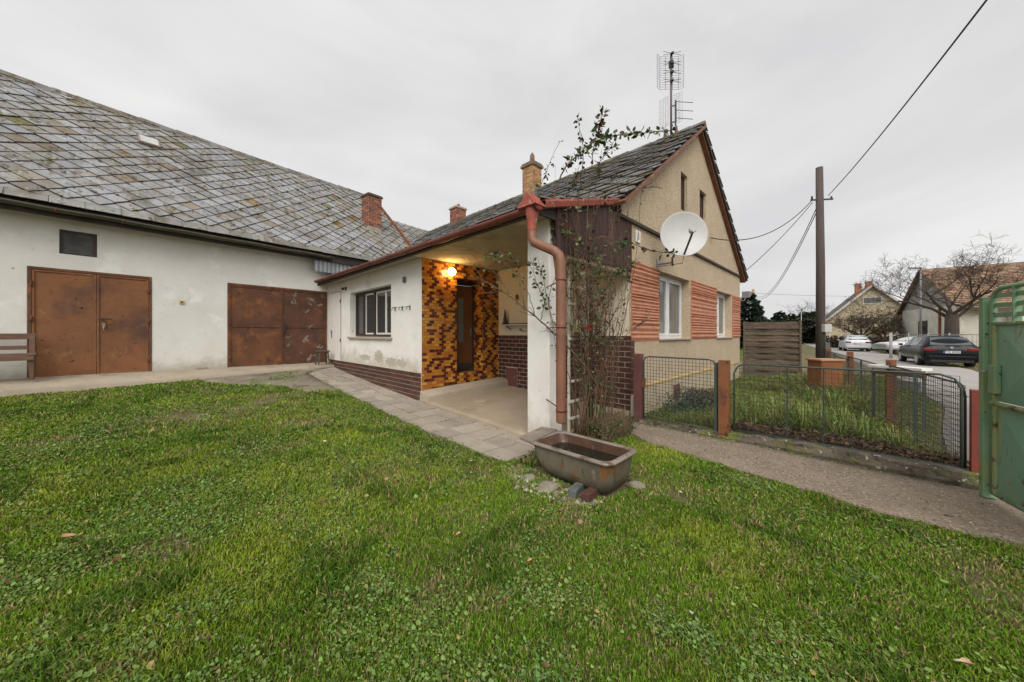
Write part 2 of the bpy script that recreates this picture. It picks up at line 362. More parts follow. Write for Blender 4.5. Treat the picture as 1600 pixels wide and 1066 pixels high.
rp = N.new('ShaderNodeValToRGB'); L.new(nz.outputs['Fac'], rp.inputs[0])
rp.color_ramp.elements[0].position = .34; rp.color_ramp.elements[0].color = (6.9, 6.9, 7.0, 1)
rp.color_ramp.elements[1].position = .64; rp.color_ramp.elements[1].color = (8.5, 8.46, 8.42, 1)
mx = N.new('ShaderNodeMix'); mx.data_type = 'RGBA'; mx.inputs[0].default_value = .93; L.new(hs.outputs[0], mx.inputs[6]); L.new(rp.outputs[0], mx.inputs[7]); L.new(mx.outputs[2], bg.inputs['Color'])
sun = bpy.data.lights.new('sun', 'SUN'); sun.energy = 1.5; sun.angle = R(50); sun.color = (1, .96, .90)
so = bpy.data.objects.new('sun', sun); COL.objects.link(so)
# sun behind the camera, to its left and high
sd = Vector((.80, .62, -1.05)).normalized(); so.rotation_euler = sd.to_track_quat('-Z', 'Y').to_euler(); so.location = (-20, -15, 30)
SC.view_settings.view_transform = 'Standard'; SC.view_settings.look = 'None'; SC.view_settings.exposure = 1.0; SC.view_settings.gamma = 1
SC.render.engine = 'CYCLES'; SC.cycles.use_denoising = True; SC.cycles.max_bounces = 6; SC.cycles.diffuse_bounces = 3; SC.cycles.glossy_bounces = 2; SC.cycles.transmission_bounces = 2
SC.cycles.use_adaptive_sampling = True; SC.cycles.adaptive_threshold = .02
SC.render.resolution_x = 1024; SC.render.resolution_y = 682

# ------------------------------------------------------------------ ground
def lines(lo, hi, st, outs):
    a = list(np.arange(lo, hi+1e-6, st)); return sorted([-o+lo for o in outs])+a+[hi+o for o in outs]
xs = lines(-7, 20, .35, [3, 10, 30, 90, 300, 1200]); ys = lines(-7, 16, .35, [3, 10, 30, 90, 300, 1200])
mb = MB()
for y in ys:
    for x in xs:
        mb.v.append((x, y, g(x, y)+(.012*pn(Vector((x, y, 0))) if abs(x) < 30 and abs(y) < 30 else 0)-.012))
nx = len(xs)
for j in range(len(ys)-1):
    for i in range(nx-1): mb.face((j*nx+i, j*nx+i+1, (j+1)*nx+i+1, (j+1)*nx+i), True)
tag(mb.build('ground', soil), kind='structure')

def strip(name, mat, left, right, lift, sub=.4, thick=.12, crown=0):
    """a sheet between two polylines (same count), following the ground"""
    mb = MB(); rows = []
    for i in range(len(left)-1):
        l0, l1, r0, r1 = Vector(left[i]), Vector(left[i+1]), Vector(right[i]), Vector(right[i+1])
        n = max(1, int((l1-l0).length/sub))
        for k in range(n+(i == len(left)-2)):
            t = k/n; rows.append((l0.lerp(l1, t), r0.lerp(r1, t)))
    m = 5; base = 0
    for (l, r) in rows:
        for j in range(m+1):
            p = l.lerp(r, j/m); mb.v.append((p[0], p[1], g(p[0], p[1])+lift))
        mb.v.append((r[0], r[1], g(r[0], r[1])-thick)); mb.v.append((l[0], l[1], g(l[0], l[1])-thick))
    q = m+3
    for i in range(len(rows)-1):
        for j in range(m+1): mb.face((i*q+j, (i+1)*q+j, (i+1)*q+j+1, i*q+j+1), True)
        mb.face((i*q+m+2, (i+1)*q+m+2, (i+1)*q, i*q))
    return mb.build(name, mat)
# path along the garden fence to the gate
PL = [(5.15, 2.62), (5.00, 2.35), (4.78, 2.04), (4.62, 1.3), (4.51, .74), (4.42, .2), (4.33, -.15), (4.33, -.9), (4.3, -3), (4.2, -8)]
PR = [(6.2, 2.88), (5.98, 2.35), (5.93, 2.04), (5.90, 1.3), (5.80, .74), (5.72, .2), (5.66, -.15), (5.6, -.9), (6.2, -3), (7, -8)]
tag(strip('path', path_m, PL, PR, .012), kind='structure')
# street
wd = Vector((math.cos(R(7.6)), math.sin(R(7.6)))); nd = Vector((-wd.y, wd.x))
def sp(t, o): p = Vector((5.78, -.88))+wd*t+nd*o; return (p.x, p.y)
SL = [sp(1.0, -.10), sp(3, -.55), sp(6, -1.35), sp(12, -1.9), sp(30, -2.2), sp(70, -2.4), sp(160, -3)]
SR = [sp(1.0, -7), sp(3, -6.2), sp(6, -5.4), sp(12, -5.2), sp(30, -5.6), sp(70, -6), sp(160, -7)]
o = tag(strip('road', road_m, SL, SR, .014, 1.0), kind='structure')
# kerb under the fence
mb = MB(); pts = []
b = 2.75
rings = []
while b > -1.05:
    a = 5.82+.02*math.sin(b*5); k = pn(Vector((b*3, 1, 0)))*.03
    h = .04+.10*sm(2.7-b, .3, 2.2)+.02*pn(Vector((b*6, 4, 0))); k2 = .022*pn(Vector((b*17, 9, 0)))
    xl = 5.71+k-.07*sm(1-b, 0, 2); xr = 5.98
    rings.append([(xl+k2, b, -.05), (xl-.012-k2, b, h*.35), (xl+.02+k2*1.2, b, h*.7), (xl+.03+k+k2, b, h-.008), (xl+.09, b, h+.01), (xr-.02, b, h+.005), (xr, b, -.05)])
    b -= .06
mb.loft(rings, True, True, True, smooth=False); tag(mb.build('kerb', kerb_m), kind='structure')

# paved strip beside the house
mb = MB(); b = 2.95; r = 0
while b < 12.5:
    for k in range(3):
        a0 = 2.84+k*.323; bl = .41; b0 = b+(.0 if k % 2 else .02)
        if b > 11.7 and k == 0: continue
        mb.cur = jit((1, 1, 1), .14, .02); dz = random.uniform(-.006, .006)+.012; t = random.uniform(-.004, .004)
        P = [(a0+.006, b0+.006), (a0+.317, b0+.006), (a0+.317, b0+bl-.006), (a0+.006, b0+bl-.006)]
        mb.hexa([(x, y, g(x, y)-.05) for x, y in P]+[(x, y, g(x, y)+dz+(t if i < 2 else -t)) for i, (x, y) in enumerate(P)])
    b += .415; r += 1
tag(mb.build('paving', paver_m, bevel=.004), kind='structure')

CX, CY, TH = 3.81, 12.82, R(7.4)
def bw(x, y, z=0): return (CX+x*math.cos(TH)-y*math.sin(TH), CY+x*math.sin(TH)+y*math.cos(TH), z)
# concrete apron in front of the barn
mb = MB(); rings = []
x = -13
while x < .01:
    e = -.86-.05*pn(Vector((x*1.5, 0, 0)))+.10*sm(x, -4.5, -1)
    zt = .645-.028*sm(x, -6, 0)*2
    q = bw(x, e); zl = g(q[0], q[1])
    rings.append([bw(x, .05, zt), bw(x, -.4, zt-.03), bw(x, e+.05, max(zl+.09, zt-.12)), bw(x, e, max(zl+.04, zt-.17)), bw(x, e-.02, zl-.1)])
    x += .2
rings.append([bw(.05, .05, .585), bw(.05, -.4, .56), bw(.05, -.78, .52), bw(.05, -.8, .5), bw(.05, -.82, .3)])
mb.loft(rings, False, smooth=True); tag(mb.build('apron', concrete), kind='structure')
# broken concrete where apron, lawn and paving meet
mb = MB()
poly = [bw(-3.4, -.78), bw(-.1, -.65), (3.2, 12.0), (2.85, 11.2), (2.86, 8.6), (2.2, 8.9), (1.9, 9.9), (1.0, 10.6), (.5, 11.3)]
cxp = sum(p[0] for p in poly)/len(poly); cyp = sum(p[1] for p in poly)/len(poly)
ringsr = []
for f in (1, .95, .7, .4, .1):
    rr = []
    for i in range(len(poly)):
        p, q = poly[i], poly[(i+1) % len(poly)]
        for k in range(6):
            t = k/6; x = p[0]+(q[0]-p[0])*t; y = p[1]+(q[1]-p[1])*t
            n_ = 1+.06*pn(Vector((x*2, y*2, 0)))*(f > .9); x = cxp+(x-cxp)*f*n_; y = cyp+(y-cyp)*f*n_
            rr.append((x, y, g(x, y)+(-.05 if f == 1 else .016+.01*pn(Vector((x*3, y*3, 1))))))
    ringsr.append(rr)
mb.loft(ringsr, True, False, True); tag(mb.build('yard_concrete', gravelly), kind='structure')

# ------------------------------------------------------------------ barn
barn = thing('barn', 'long white rendered barn with diamond slate roof and two rusty garage doors', 'barn', (CX, CY, 0), TH, world=False)
def lP(u, v, d): return (u, -d, v)
D1 = (-5.97, -4.19, .6, 2.96); D2 = (-2.72, -.02, .56, 3.0); HW = (-5.57, -5.05, 3.29, 3.82)
mb = MB(); wall_holes(mb, lP, -13, .3, .3, 4.12, .3, [D1, D2, HW]); mb.build('wall', white_wall, barn)
bx('rear_wall', white_wall, barn, (-13, 12, 8.1, 8.4, 0, 4.1)); bx('end_wall', white_wall, barn, (-13.0, -12.7, .3, 8.1, 0, 4.1))
E0, EZ, RZ = -.46, 4.23, 8.46
sl = math.hypot(4-E0, RZ-EZ); sv = Vector((0, (4-E0)/sl, (RZ-EZ)/sl)); nv = Vector((0, -sv.z, sv.y))
mb = MB(); XR = 3.95; X0 = -13.3
reg = [(0, .22), (XR-X0, .22), (XR-X0, sl-.22), (0, sl-.22)]
slates(mb, (X0, E0, EZ), (1, 0, 0), sv, nv, reg, skip=.0, sg=lambda x: sag(x+X0))
# border course at the eave and below the ridge
for (v0, v1, ln) in ((-.03, .26, .50), (sl-.27, sl+.01, .40)):
    x = X0
    while x < XR:
        x1 = min(XR, x+ln*random.uniform(.92, 1.08)); mb.cur = jit((.25, .24, .225), .25, .04) ; t = random.uniform(0, .012)
        O = Vector((0, E0, EZ))
        def Q(xx, vv, h): return Vector((xx, 0, 0))+O+sv*vv+nv*(h+sag(xx))
        mb.hexa([Q(x+.004, v0, .026), Q(x1-.004, v0, .026+t), Q(x1-.004, v1, .022), Q(x+.004, v1, .022), Q(x+.004, v0, .042), Q(x1-.004, v0, .042+t), Q(x1-.004, v1, .036), Q(x+.004, v1, .036)])
        x = x1
roof = mb.build('roof', slate, barn)
mb = MB()
O = Vector((0, E0, EZ))
mb.hexa([Vector((X0, 0, 0))+O+nv*-.12, Vector((XR-.02, 0, 0))+O+nv*-.12, Vector((XR-.02, 0, 0))+O+sv*sl+nv*-.12, Vector((X0, 0, 0))+O+sv*sl+nv*-.12,
         Vector((X0, 0, 0))+O-nv*.055, Vector((XR-.02, 0, 0))+O-nv*.055, Vector((XR-.02, 0, 0))+O+sv*sl-nv*.055, Vector((X0, 0, 0))+O+sv*sl-nv*.055])
mb.build('roof_deck', eave_dark, barn)
mb = MB(); mb.hexa([(X0, 4, RZ-.1), (XR, 4, RZ-.1), (XR, 8.7, EZ-.1), (X0, 8.7, EZ-.1), (X0, 4, RZ+.01), (XR, 4, RZ+.01), (XR, 8.7, EZ), (X0, 8.7, EZ)]); mb.build('rear_roof', grey_roof, barn)
mb = MB(); x = X0
while x < XR:   # ridge caps
    x1 = min(XR, x+.42); dz = random.uniform(0, .018)+sag(x)*1.2; mb.cur = jit((.20, .19, .18), .3)
    mb.hexa([(x, 3.84, RZ-.09+dz), (x1+.03, 3.84, RZ-.09+dz), (x1+.03, 4.1, RZ-.05+dz), (x, 4.1, RZ-.05+dz), (x, 3.93, RZ+.05+dz), (x1+.03, 3.93, RZ+.035+dz), (x1+.03, 4.03, RZ+.035+dz), (x, 4.03, RZ+.05+dz)]); x = x1
mb.build('ridge', slate, roof)
mb = MB(); q0 = Vector((XR+.02, E0, EZ+.04)); q1 = Vector((XR+.02, 4, RZ+.04)); mb.bar(q0, q1, .05, .22); mb.build('verge_board', rust_post, roof)
mb = MB(); mb.poly([(XR-.1, 0, 4), (XR-.1, 8, 4), (XR-.1, 4, RZ-.15)]); mb.poly([(XR-.1, 0, 0), (XR-.1, 8, 0), (XR-.1, 8, 4), (XR-.1, 0, 4)]); mb.build('gable_end', grey_gable, barn)
bx('fascia', eave_dark, barn, (-13.2, 3.9, E0+.06, E0+.10, 3.98, 4.16), (-13.2, 3.9, E0+.10, .0, 4.07, 4.11))
mb = MB(); prof = []     # half-round gutter, slightly wavy
for i in range(70):
    x = -13.2+i*(13.15)/69; z = 4.13+.008*math.sin(i*.9)+sag(x)*.8; yc = E0-.05
    prof.append([(x, yc+.075*math.cos(t), z+.075*math.sin(t)) for t in [math.pi+math.pi*k/8 for k in range(9)]]+[(x, yc+.066*math.cos(t), z+.004+.066*math.sin(t)) for t in [2*math.pi-math.pi*k/8 for k in range(9)]])
mb.loft(prof, True, True, True); gt = mb.build('gutter', gut_green, barn)
for x in np.arange(-12.8, 0, .9):
    mb = MB(); pts = [(x, E0-.05+.082*math.cos(t), 4.135+.082*math.sin(t)) for t in [math.pi+math.pi*k/8 for k in range(9)]]+[(x, E0+.06, 4.15)]
    mb.tube(pts, .008, 4); mb.build('gutter_bracket', rust_post, gt)
# rusty doors
def gdoor(d, mats, name, mull, split=None, label=None):
    fr = MB(); x0, x1, z0, z1 = d
    fr.box(x0, x0+.05, -.012, .06, z0, z1); fr.box(x1-.05, x1, -.012, .06, z0, z1); fr.box(x0+.05, x1-.05, -.012, .06, z1-.055, z1)
    f = fr.build(name, rust_b, barn, .004)
    if label: f['label'] = label
    segs = [(x0+.055, mull-.004), (mull+.004, x1-.055)]
    for i, (a, b) in enumerate(segs):
        mb = MB(); z = z0+.03; t = z1-.06
        nx_, nz_ = 14, 16; vs = {}
        for j in range(nz_+1):
            for k in range(nx_+1):
                x = a+(b-a)*k/nx_; zz = z+(t-z)*j/nz_
                mb.v.append((x, .022+.006*pn(Vector((x*2.2, zz*2.2, i*5)))+.003*pn(Vector((x*9, zz*9, 1))), zz))
        for j in range(nz_):
            for k in range(nx_): q = j*(nx_+1)+k; mb.face((q, q+1, q+nx_+2, q+nx_+1), True)
        lf = mb.build('door_leaf', mats[i], f)
        eb = MB(); eb.box(a, a+.035, .0, .03, z, t); eb.box(b-.035, b, .0, .03, z, t); eb.box(a+.035, b-.035, .0, .03, z, z+.04); eb.box(a+.035, b-.035, .0, .03, t-.035, t)
        if split: eb.box(a+.035, b-.035, .003, .03, split-.012, split+.012)
        eb.build('leaf_frame', mats[i], lf, .004)
        hx = x0+.05 if i == 0 else x1-.05
        for zz in (z+.28, (z+t)/2+.1, t-.30):
            hb = MB(); hb.tube([(hx, -.022, zz-.06), (hx, -.022, zz+.06)], .014, 8); hb.box(hx-.035, hx+.035, -.016, -.006, zz-.045, zz+.045); hb.build('hinge', rust_b, lf)
    return f
f1 = gdoor(D1, (rust_a, rust_a), 'garage_door', -5.06, None, 'orange rusted double sheet metal door beside the bench')
mb = MB(); mb.bar((-4.99, -.06, 1.90), (-4.83, -.06, 1.885), .022, .028); mb.bar((-4.985, -.07, 1.89), (-4.985, .02, 1.89), .03); mb.build('handle', dark_steel, f1, .003)
mb = MB(); mb.box(-4.98, -4.93, -.03, .02, 1.70, 1.80); mb.tube([(-4.955, -.04, 1.72), (-4.955, -.05, 1.66), (-4.955, -.04, 1.62)], .012, 6); mb.build('padlock', steel, f1, .003)
f2 = gdoor(D2, (rust_b, rust_c), 'garage_door', -1.37, 1.76, 'dark rusted double sheet metal door beside the corner')
mb = MB(); mb.bar((-1.31, -.05, 1.84), (-1.22, -.05, 1.84), .02, .025); mb.box(-1.33, -1.28, -.03, .02, 1.62, 1.88); mb.build('handle', dark_steel, f2, .003)
mb = MB(); x0, x1, z0, z1 = HW
mb.box(x0, x0+.04, .04, .1, z0, z1); mb.box(x1-.05, x1, .04, .1, z0, z1); mb.box(x0+.04, x1-.05, .04, .1, z1-.04, z1); mb.box(x0+.04, x1-.05, .04, .1, z0, z0+.035)
hf = mb.build('hatch_window', win_brown, barn, .004); bx('pane', M('dirty_pane', (.10, .095, .10), (.05, .045, .045), 5, .6), hf, (x0+.04, x1-.05, .07, .08, z0+.03, z1-.04))
# socket, skylight, corrugated infill
s_ = bx('junction_box', plain('yellowed_plastic', (.62, .42, .12), .5), barn, (-3.70, -3.61, -.03, 0, 2.33, 2.42), bevel=.008); bx('socket_hole', blk, s_, (-3.67, -3.64, -.034, -.028, 2.355, 2.395))
Os = Vector((-3.97, E0, EZ))+sv*(math.hypot(2.78+.46, 7.28-EZ))
mb = MB(); mb.obox(Os+nv*.07, Vector((.23, 0, 0)), sv*.24, nv*.05); sk = mb.build('skylight', M('rusty_skylight_frame', (.19, .10, .07), (.26, .22, .20), 8, .7), roof, .01)
mb = MB(); mb.obox(Os+nv*.125, Vector((.19, 0, 0)), sv*.20, nv*.006); mb.build('pane', M('milky_glass', (.50, .52, .50), (.38, .40, .38), 4, .3), sk)
mb = MB(); rings = []
for i in range(90):
    x = -.55+i*.03; y = -.30+.012*math.sin(i*1.4); rings.append([(x, y, 3.62), (x, y, 4.08)])
mb.loft(rings, False); mb.build('corrugated_infill', zinc, barn)
# chimney with real bricks
def chimney(parent, x0, x1, y0, y1, z0, z1, col, name='chimney', cap=.10, skirt=0, capm=None, out=.05, bw_=.25, bh=.075):
    ch = MB(); ch.box(x0, x1, y0, y1, z0, z1); c = ch.build(name, mortar, parent)
    mb = MB()
    cf = lambda u, v, r, k: jit(random.choice(col), .22, .06)
    tile_field(mb, lambda u, v, d: (u, y0-d, v), x0, x1, z0+skirt, z1, bw_, bh, .014, cf, .008, .004)
    tile_field(mb, lambda u, v, d: (x0-d, y1-(u-y0), v), y0, y1, z0+skirt, z1, bw_, bh, .014, cf, .008, .004)
    tile_field(mb, lambda u, v, d: (x1+d, u, v), y0, y1, z0+skirt, z1, bw_, bh, .014, cf, .008, .004)
    mb.build('brickwork', brickm, c)
    mb = MB(); mb.box(x0-out, x1+out, y0-out, y1+out, z1, z1+cap*.55); mb.box(x0-out*.5, x1+out*.5, y0-out*.5, y1+out*.5, z1+cap*.55, z1+cap); mb.build('cap', capm or concrete, c, .008)
    return c
redb = [(.36, .11, .05), (.30, .085, .045), (.42, .15, .07), (.24, .07, .045), (.16, .06, .05)]
chimney(barn, 2.24, 2.84, 1.30, 1.85, 5.7, 7.42, redb, skirt=.42, capm=M('dark_brick_cap', (.13, .085, .06), (.09, .06, .045), 8, .9))
# lower roof continuing behind the house
mb = MB(); RZ2, X1, X2 = 7.62, 4.06, 12.5
sl2 = math.hypot(4.46, RZ2-EZ); sv2 = Vector((0, 4.46/sl2, (RZ2-EZ)/sl2)); nv2 = Vector((0, -sv2.z, sv2.y))
slates(mb, (X1, E0, EZ), (1, 0, 0), sv2, nv2, [(0, 0), (X2-X1, 0), (X2-X1, sl2), (0, sl2)])
lr = mb.build('lower_roof', slate, barn)
mb = MB(); mb.hexa([(X1, E0, EZ-.1), (X2, E0, EZ-.1), (X2, 4, RZ2-.1), (X1, 4, RZ2-.1), (X1, E0, EZ-.008), (X2, E0, EZ-.008), (X2, 4, RZ2-.008), (X1, 4, RZ2-.008)])
mb.hexa([(X1, 4, RZ2-.1), (X2, 4, RZ2-.1), (X2, 8.6, EZ-.1), (X1, 8.6, EZ-.1), (X1, 4, RZ2-.0), (X2, 4, RZ2-.0), (X2, 8.6, EZ), (X1, 8.6, EZ)]); mb.build('roof_deck', eave_dark, lr)

# ------------------------------------------------------------------ house
house = thing('house', 'beige and white single storey village house with steep slate roof and open porch', 'house', (3.81, 2.92, 0))
aF, aW, bG, bR, bC, aE = 3.81, 6.06, 2.92, 6.56, 12.80, 14.72
# front wall along the paving (plane a = aF), outside towards -a
pF = lambda u, v, d: (aF-d, u, v)
WN = (8.01, 10.72, 1.47, 2.78)
mb = MB(); wall_holes(mb, pF, bR, bC, .0, 3.2, .28, [WN]); fw = mb.build('front_wall', stained_wall, house)
# damp patch of bare grey render below the window
mb = MB()
def blob(cx, cz_, w_, h_, n=90, seed=0):
    ring = []
    for i in range(n):
        t = 2*math.pi*i/n; k = 1+.45*pn(Vector((math.cos(t)*2.1+seed, math.sin(t)*2.1, seed)))+.3*pn(Vector((math.cos(t)*5, math.sin(t)*5, seed)))+.22*pn(Vector((math.cos(t)*14, math.sin(t)*14, seed)))
        ring.append((aF-.003, cx+math.cos(t)*w_*k, cz_+math.sin(t)*h_*k))
    mb.poly(ring)
blob(8.0, .86, .30, .11, seed=1); blob(7.45, .86, .22, .10, seed=5); blob(8.7, .96, .26, .16, seed=3); blob(9.6, .9, .35, .07, seed=8); blob(6.85, .72, .10, .05, seed=12)
mb.build('bare_render_patches', M('bare_grey_render', (.40, .36, .28), (.52, .48, .40), 5, .95, .7, 40), fw)
# window recess
wf = MB(); r0 = aF+.16
wf.box(r0, r0+.06, WN[0], WN[1], WN[2], WN[2]+.06); wf.box(r0, r0+.06, WN[0], WN[1], WN[3]-.07, WN[3])
for b_ in (WN[0], WN[1]-.07, (WN[0]+WN[1])/2-.05): wf.box(r0, r0+.06, b_, b_+(.1 if abs(b_-(WN[0]+WN[1])/2+.05) < .01 else .07), WN[2]+.06, WN[3]-.07)
wfo = wf.build('window', win_brown, house, .005)
for h in range(2):
    s0 = WN[0]+.07+h*1.325; s1 = s0+1.205; mdl = (s0+s1)/2
    for (p, q) in ((s0, mdl), (mdl, s1)):
        mb = MB(); z0, z1 = WN[2]+.065, WN[3]-.075; w_ = .045
        mb.box(r0+.02, r0+.055, p+.003, p+w_, z0, z1); mb.box(r0+.02, r0+.055, q-w_, q-.003, z0, z1); mb.box(r0+.02, r0+.055, p+w_, q-w_, z0, z0+w_); mb.box(r0+.02, r0+.055, p+w_, q-w_, z1-w_, z1)
        mb.build('sash', win_white if (h == 0 or p == s0) else win_brown, wfo, .003)
        bx('pane', glassm, wfo, (r0+.035, r0+.04, p+w_, q-w_, z0+w_, z1-w_))
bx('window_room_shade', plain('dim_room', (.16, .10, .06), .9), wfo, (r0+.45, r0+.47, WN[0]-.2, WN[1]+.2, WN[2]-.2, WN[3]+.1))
bx('sill', concrete, house, (aF-.06, aF+.16, WN[0]-.08, WN[1]+.08, WN[2]-.06, WN[2]-.002), bevel=.006)
# clinker plinth along the front
pc = lambda u, v, r, k: jit((.088, .036, .027), .28, .08)
mb = MB(); tile_field(mb, lambda u, v, d: (aF-.018-d, u, v), bR, 12.6, -.1, .705, .25, .10, .010, pc, .006, .002, vbot=lambda u: g(aF-.1, u)-.01); mb.build('clinker_plinth', clinker, house)
mb = MB(); mb.box(aF-.018, aF-.001, bR, 12.6, -.2, .703); mb.build('plinth_mortar', grout, house)
# small white door in the corner
DR = (11.50, 12.42, .60, 2.90)
dd = MB(); dd.box(aF-.02, aF-.004, *DR[:2], DR[2], DR[3]); do = dd.build('narrow_door', M('white_door_paint', (.76, .73, .69), (.70, .67, .62), 3, .6), house, .004)
mb = MB(); mb.box(aF-.008, aF-.002, DR[0]-.018, DR[0], DR[2], DR[3]+.018); mb.box(aF-.008, aF-.002, DR[0], DR[1], DR[3], DR[3]+.016); mb.build('door_gap', dark_steel, do)
mb = MB(); mb.bar((aF-.05, 12.22, 1.62), (aF-.05, 12.36, 1.62), .018); mb.box(aF-.03, aF-.02, 12.31, 12.35, 1.42, 1.68); mb.build('handle', dark_steel, do)
for z in (1.3, 2.55): bx('hinge', rust_b, do, (aF-.03, aF-.018, DR[0]-.02, DR[0]+.03, z, z+.10))
# round vent
mb = MB(); mb.tube([(aF-.03, 7.3, 2.8), (aF+.01, 7.3, 2.8)], .075, 20, smooth=True)
vt = mb.build('round_vent', plain('grey_vent', (.26, .25, .23), .6), house)
mb = MB()
for k in range(-3, 4): mb.box(aF-.036, aF-.030, 7.3-.06, 7.3+.06, 2.8+k*.018-.004, 2.8+k*.018+.004)
mb.build('vent_slats', plain('dark_vent', (.07, .07, .07), .6), vt)
# recessed porch wall with glazed mosaic (plane b = bR)
pR = lambda u, v, d: (u, bR-d, v)
DW = (4.73, 5.52, .62, 2.87)
mb = MB(); wall_holes(mb, lambda u, v, d: (u, bR-.002-d, v), aF+.002, aW+.25, .0, 3.2, .4, [DW]); mb.build('porch_back_wall', dgrout, house)
OR = [(.55, .24, .030), (.50, .19, .025), (.60, .29, .045), (.44, .15, .025)]; MR = [(.10, .026, .016), (.14, .034, .017), (.08, .02, .014)]
tilerand = {}
def mos(u, v, r, k):
    c = k//2
    x = u/.31+.75*pn(Vector((0, r*.23, 7)))+.35*pn(Vector((u*1.5, r*.6, 3)))+(.5 if (r//4) % 2 else 0)*.35
    d = (x % 1) < .37
    if random.random() < .09: d = not d
    return jit(random.choice(MR if d else OR), .15, .05)
def zb(a): return .34+(a-3.81)*.04
mb = MB(); tile_field(mb, pR, aF, aW, .3, 3.19, .124, .064, .006, mos, .006, .002, holes=[DW], vbot=zb)
tile_field(mb, lambda u, v, d: (DW[1]-.002-d, u, v), bR, bR+.36, DW[2], DW[3], .124, .064, .006, mos, .005, .002)
tile_field(mb, lambda u, v, d: (u, bR+.36-(v-2.0)*.0-.0, v) if False else (u, bR+v, DW[3]-.002-d), DW[0], DW[1], 0, .36, .124, .064, .006, mos, .005, .002)
mb.build('mosaic_tiles', tile_gl, house)
# entrance door
mb = MB(); y = bR+.36
mb.box(DW[0], DW[0]+.06, y-.02, y+.05, DW[2], DW[3]); mb.box(DW[1]-.05, DW[1], y-.02, y+.05, DW[2], DW[3]); mb.box(DW[0]+.06, DW[1]-.05, y-.02, y+.05, DW[3]-.10, DW[3])
ed = mb.build('front_door', win_brown, house, .004)
mb = MB(); gx = (5.03, 5.21); gz = (1.35, 2.45)
mb.box(DW[0]+.06, gx[0], y+.0, y+.045, DW[2]+.02, DW[3]-.11); mb.box(gx[1], DW[1]-.05, y+.0, y+.045, DW[2]+.02, DW[3]-.11)
mb.box(gx[0], gx[1], y, y+.045, DW[2]+.02, gz[0]); mb.box(gx[0], gx[1], y, y+.045, gz[1], DW[3]-.11); mb.build('door_leaf', ochre, ed, .004)
bx('glass_strip', glass_g, ed, (gx[0], gx[1], y+.02, y+.026, gz[0], gz[1]))
mb = MB(); mb.bar((5.42, y-.05, 1.62), (5.30, y-.05, 1.62), .02); mb.box(5.40, 5.44, y-.012, y, 1.5, 1.72); mb.build('handle', steel, ed)
bx('kick_strip', dark_steel, ed, (DW[0]+.08, DW[1]-.06, y-.008, y-.001, DW[2]+.04, DW[2]+.20))
bx('threshold', dgrout, house, (DW[0], DW[1], bR+.002, bR+.40, DW[2]-.05, DW[2]-.003))
# ledge step and porch floor
fz = lambda a, b: .03+.035*(b-3.4)+.045*(a-3.81)
mb = MB(); mb.hexa([(3.74, 6.20, 0), (6.05, 6.16, 0), (6.05, 6.55, 0), (3.74, 6.55, 0), (3.76, 6.23, .25), (6.05, 6.18, .385), (6.05, 6.55, .43), (3.76, 6.55, .335)]); mb.build('ledge_step', concrete, house, .012)
mb = MB()
na, nb = 14, 22
for j in range(nb+1):
    for i in range(na+1):
        a = 3.74+(aW-3.74)*i/na; b = 3.05+(6.5-3.05)*j/nb; 
        if i == 0: a += .02*pn(Vector((b*5, 0, 0)))
        mb.v.append((a, b, fz(a, b)+.008*pn(Vector((a*2, b*2, 0)))))
for j in range(nb):
    for i in range(na): q = j*(na+1)+i; mb.face((q, q+1, q+na+2, q+na+1), True)
q = len(mb.v)
for j in range(nb+1): x, yy, zz = mb.v[j*(na+1)]; mb.v.append((x-.015, yy, -.1))
for j in range(nb): mb.face((q+j, j*(na+1), (j+1)*(na+1), q+j+1))
q = len(mb.v)
for i in range(na+1): x, yy, zz = mb.v[i]; mb.v.append((x, yy, -.1))
for i in range(na): mb.face((i, q+i, q+i+1, i+1))
pf = mb.build('porch_floor', porch_floor_m, house)
mb = MB(); mb.tube([(4.62, 5.55, fz(4.62, 5.55)-.01), (4.62, 5.55, fz(4.62, 5.55)+.012)], .15, 20); mb.build('floor_cover', concrete, pf)
# side wall W2 (plane a = aW) from porch to gable corner
pW = lambda u, v, d: (aW-d, u, v)
mb = MB(); wall_holes(mb, pW, bG+.04, bR, .0, 3.6, .26, []); mb.build('porch_side_wall', M('cream_white_render', (.72, .66, .53), (.64, .57, .44), 1.3, .92, .35, 35), house)
mb = MB(); mb.box(aW-.016, aW-.001, bG, bR-.01, .12, 1.518); mb.build('dado_mortar', grout, house)
VH = (5.86, 6.24, .24, .70)
mb = MB(); tile_field(mb, lambda u, v, d: (aW-.016-d, u, v), bG-.012, bR-.012, .12, 1.52, .25, .10, .012, lambda *k: jit((.072, .026, .019), .25, .08), .006, .002, holes=[VH]); mb.build('clinker_dado', clinker, house)
mb = MB(); tile_field(mb, lambda u, v, d: (u, bG-.002-d, v), aW-.02, aW+.13, .42, 1.50, .13, .20, .010, lambda *k: jit((.085, .034, .025), .2, .05), .006, .002); mb.build('corner_tiles', clinker, house)
mb = MB(); mb.box(aW-.03, aW-.022, VH[0], VH[1], VH[2], VH[3]); cd = mb.build('cellar_hatch', maroon, house, .004)
bx('knob', steel, cd, (aW-.045, aW-.03, 5.92, 5.95, .46, .49))
bx('corner_base', white_wall, house, (aW-.05, aW+.16, bG-.05, bG-.013, .02, .40), bevel=.01)
# pillar
pil = MB(); pil.box(3.80, 4.10, 3.05, 3.47, .0, 3.2); po = pil.build('pillar', M('white_pillar_render', (.80, .78, .745), (.72, .69, .65), 2, .92, .3, 35, layers=[((.6, .55, .45), 2, .58, .75, 4), ((.5, .46, .38), 9, .63, .68, 8)], zdirt=(.12, .7, (.46, .41, .32))), house, .008)
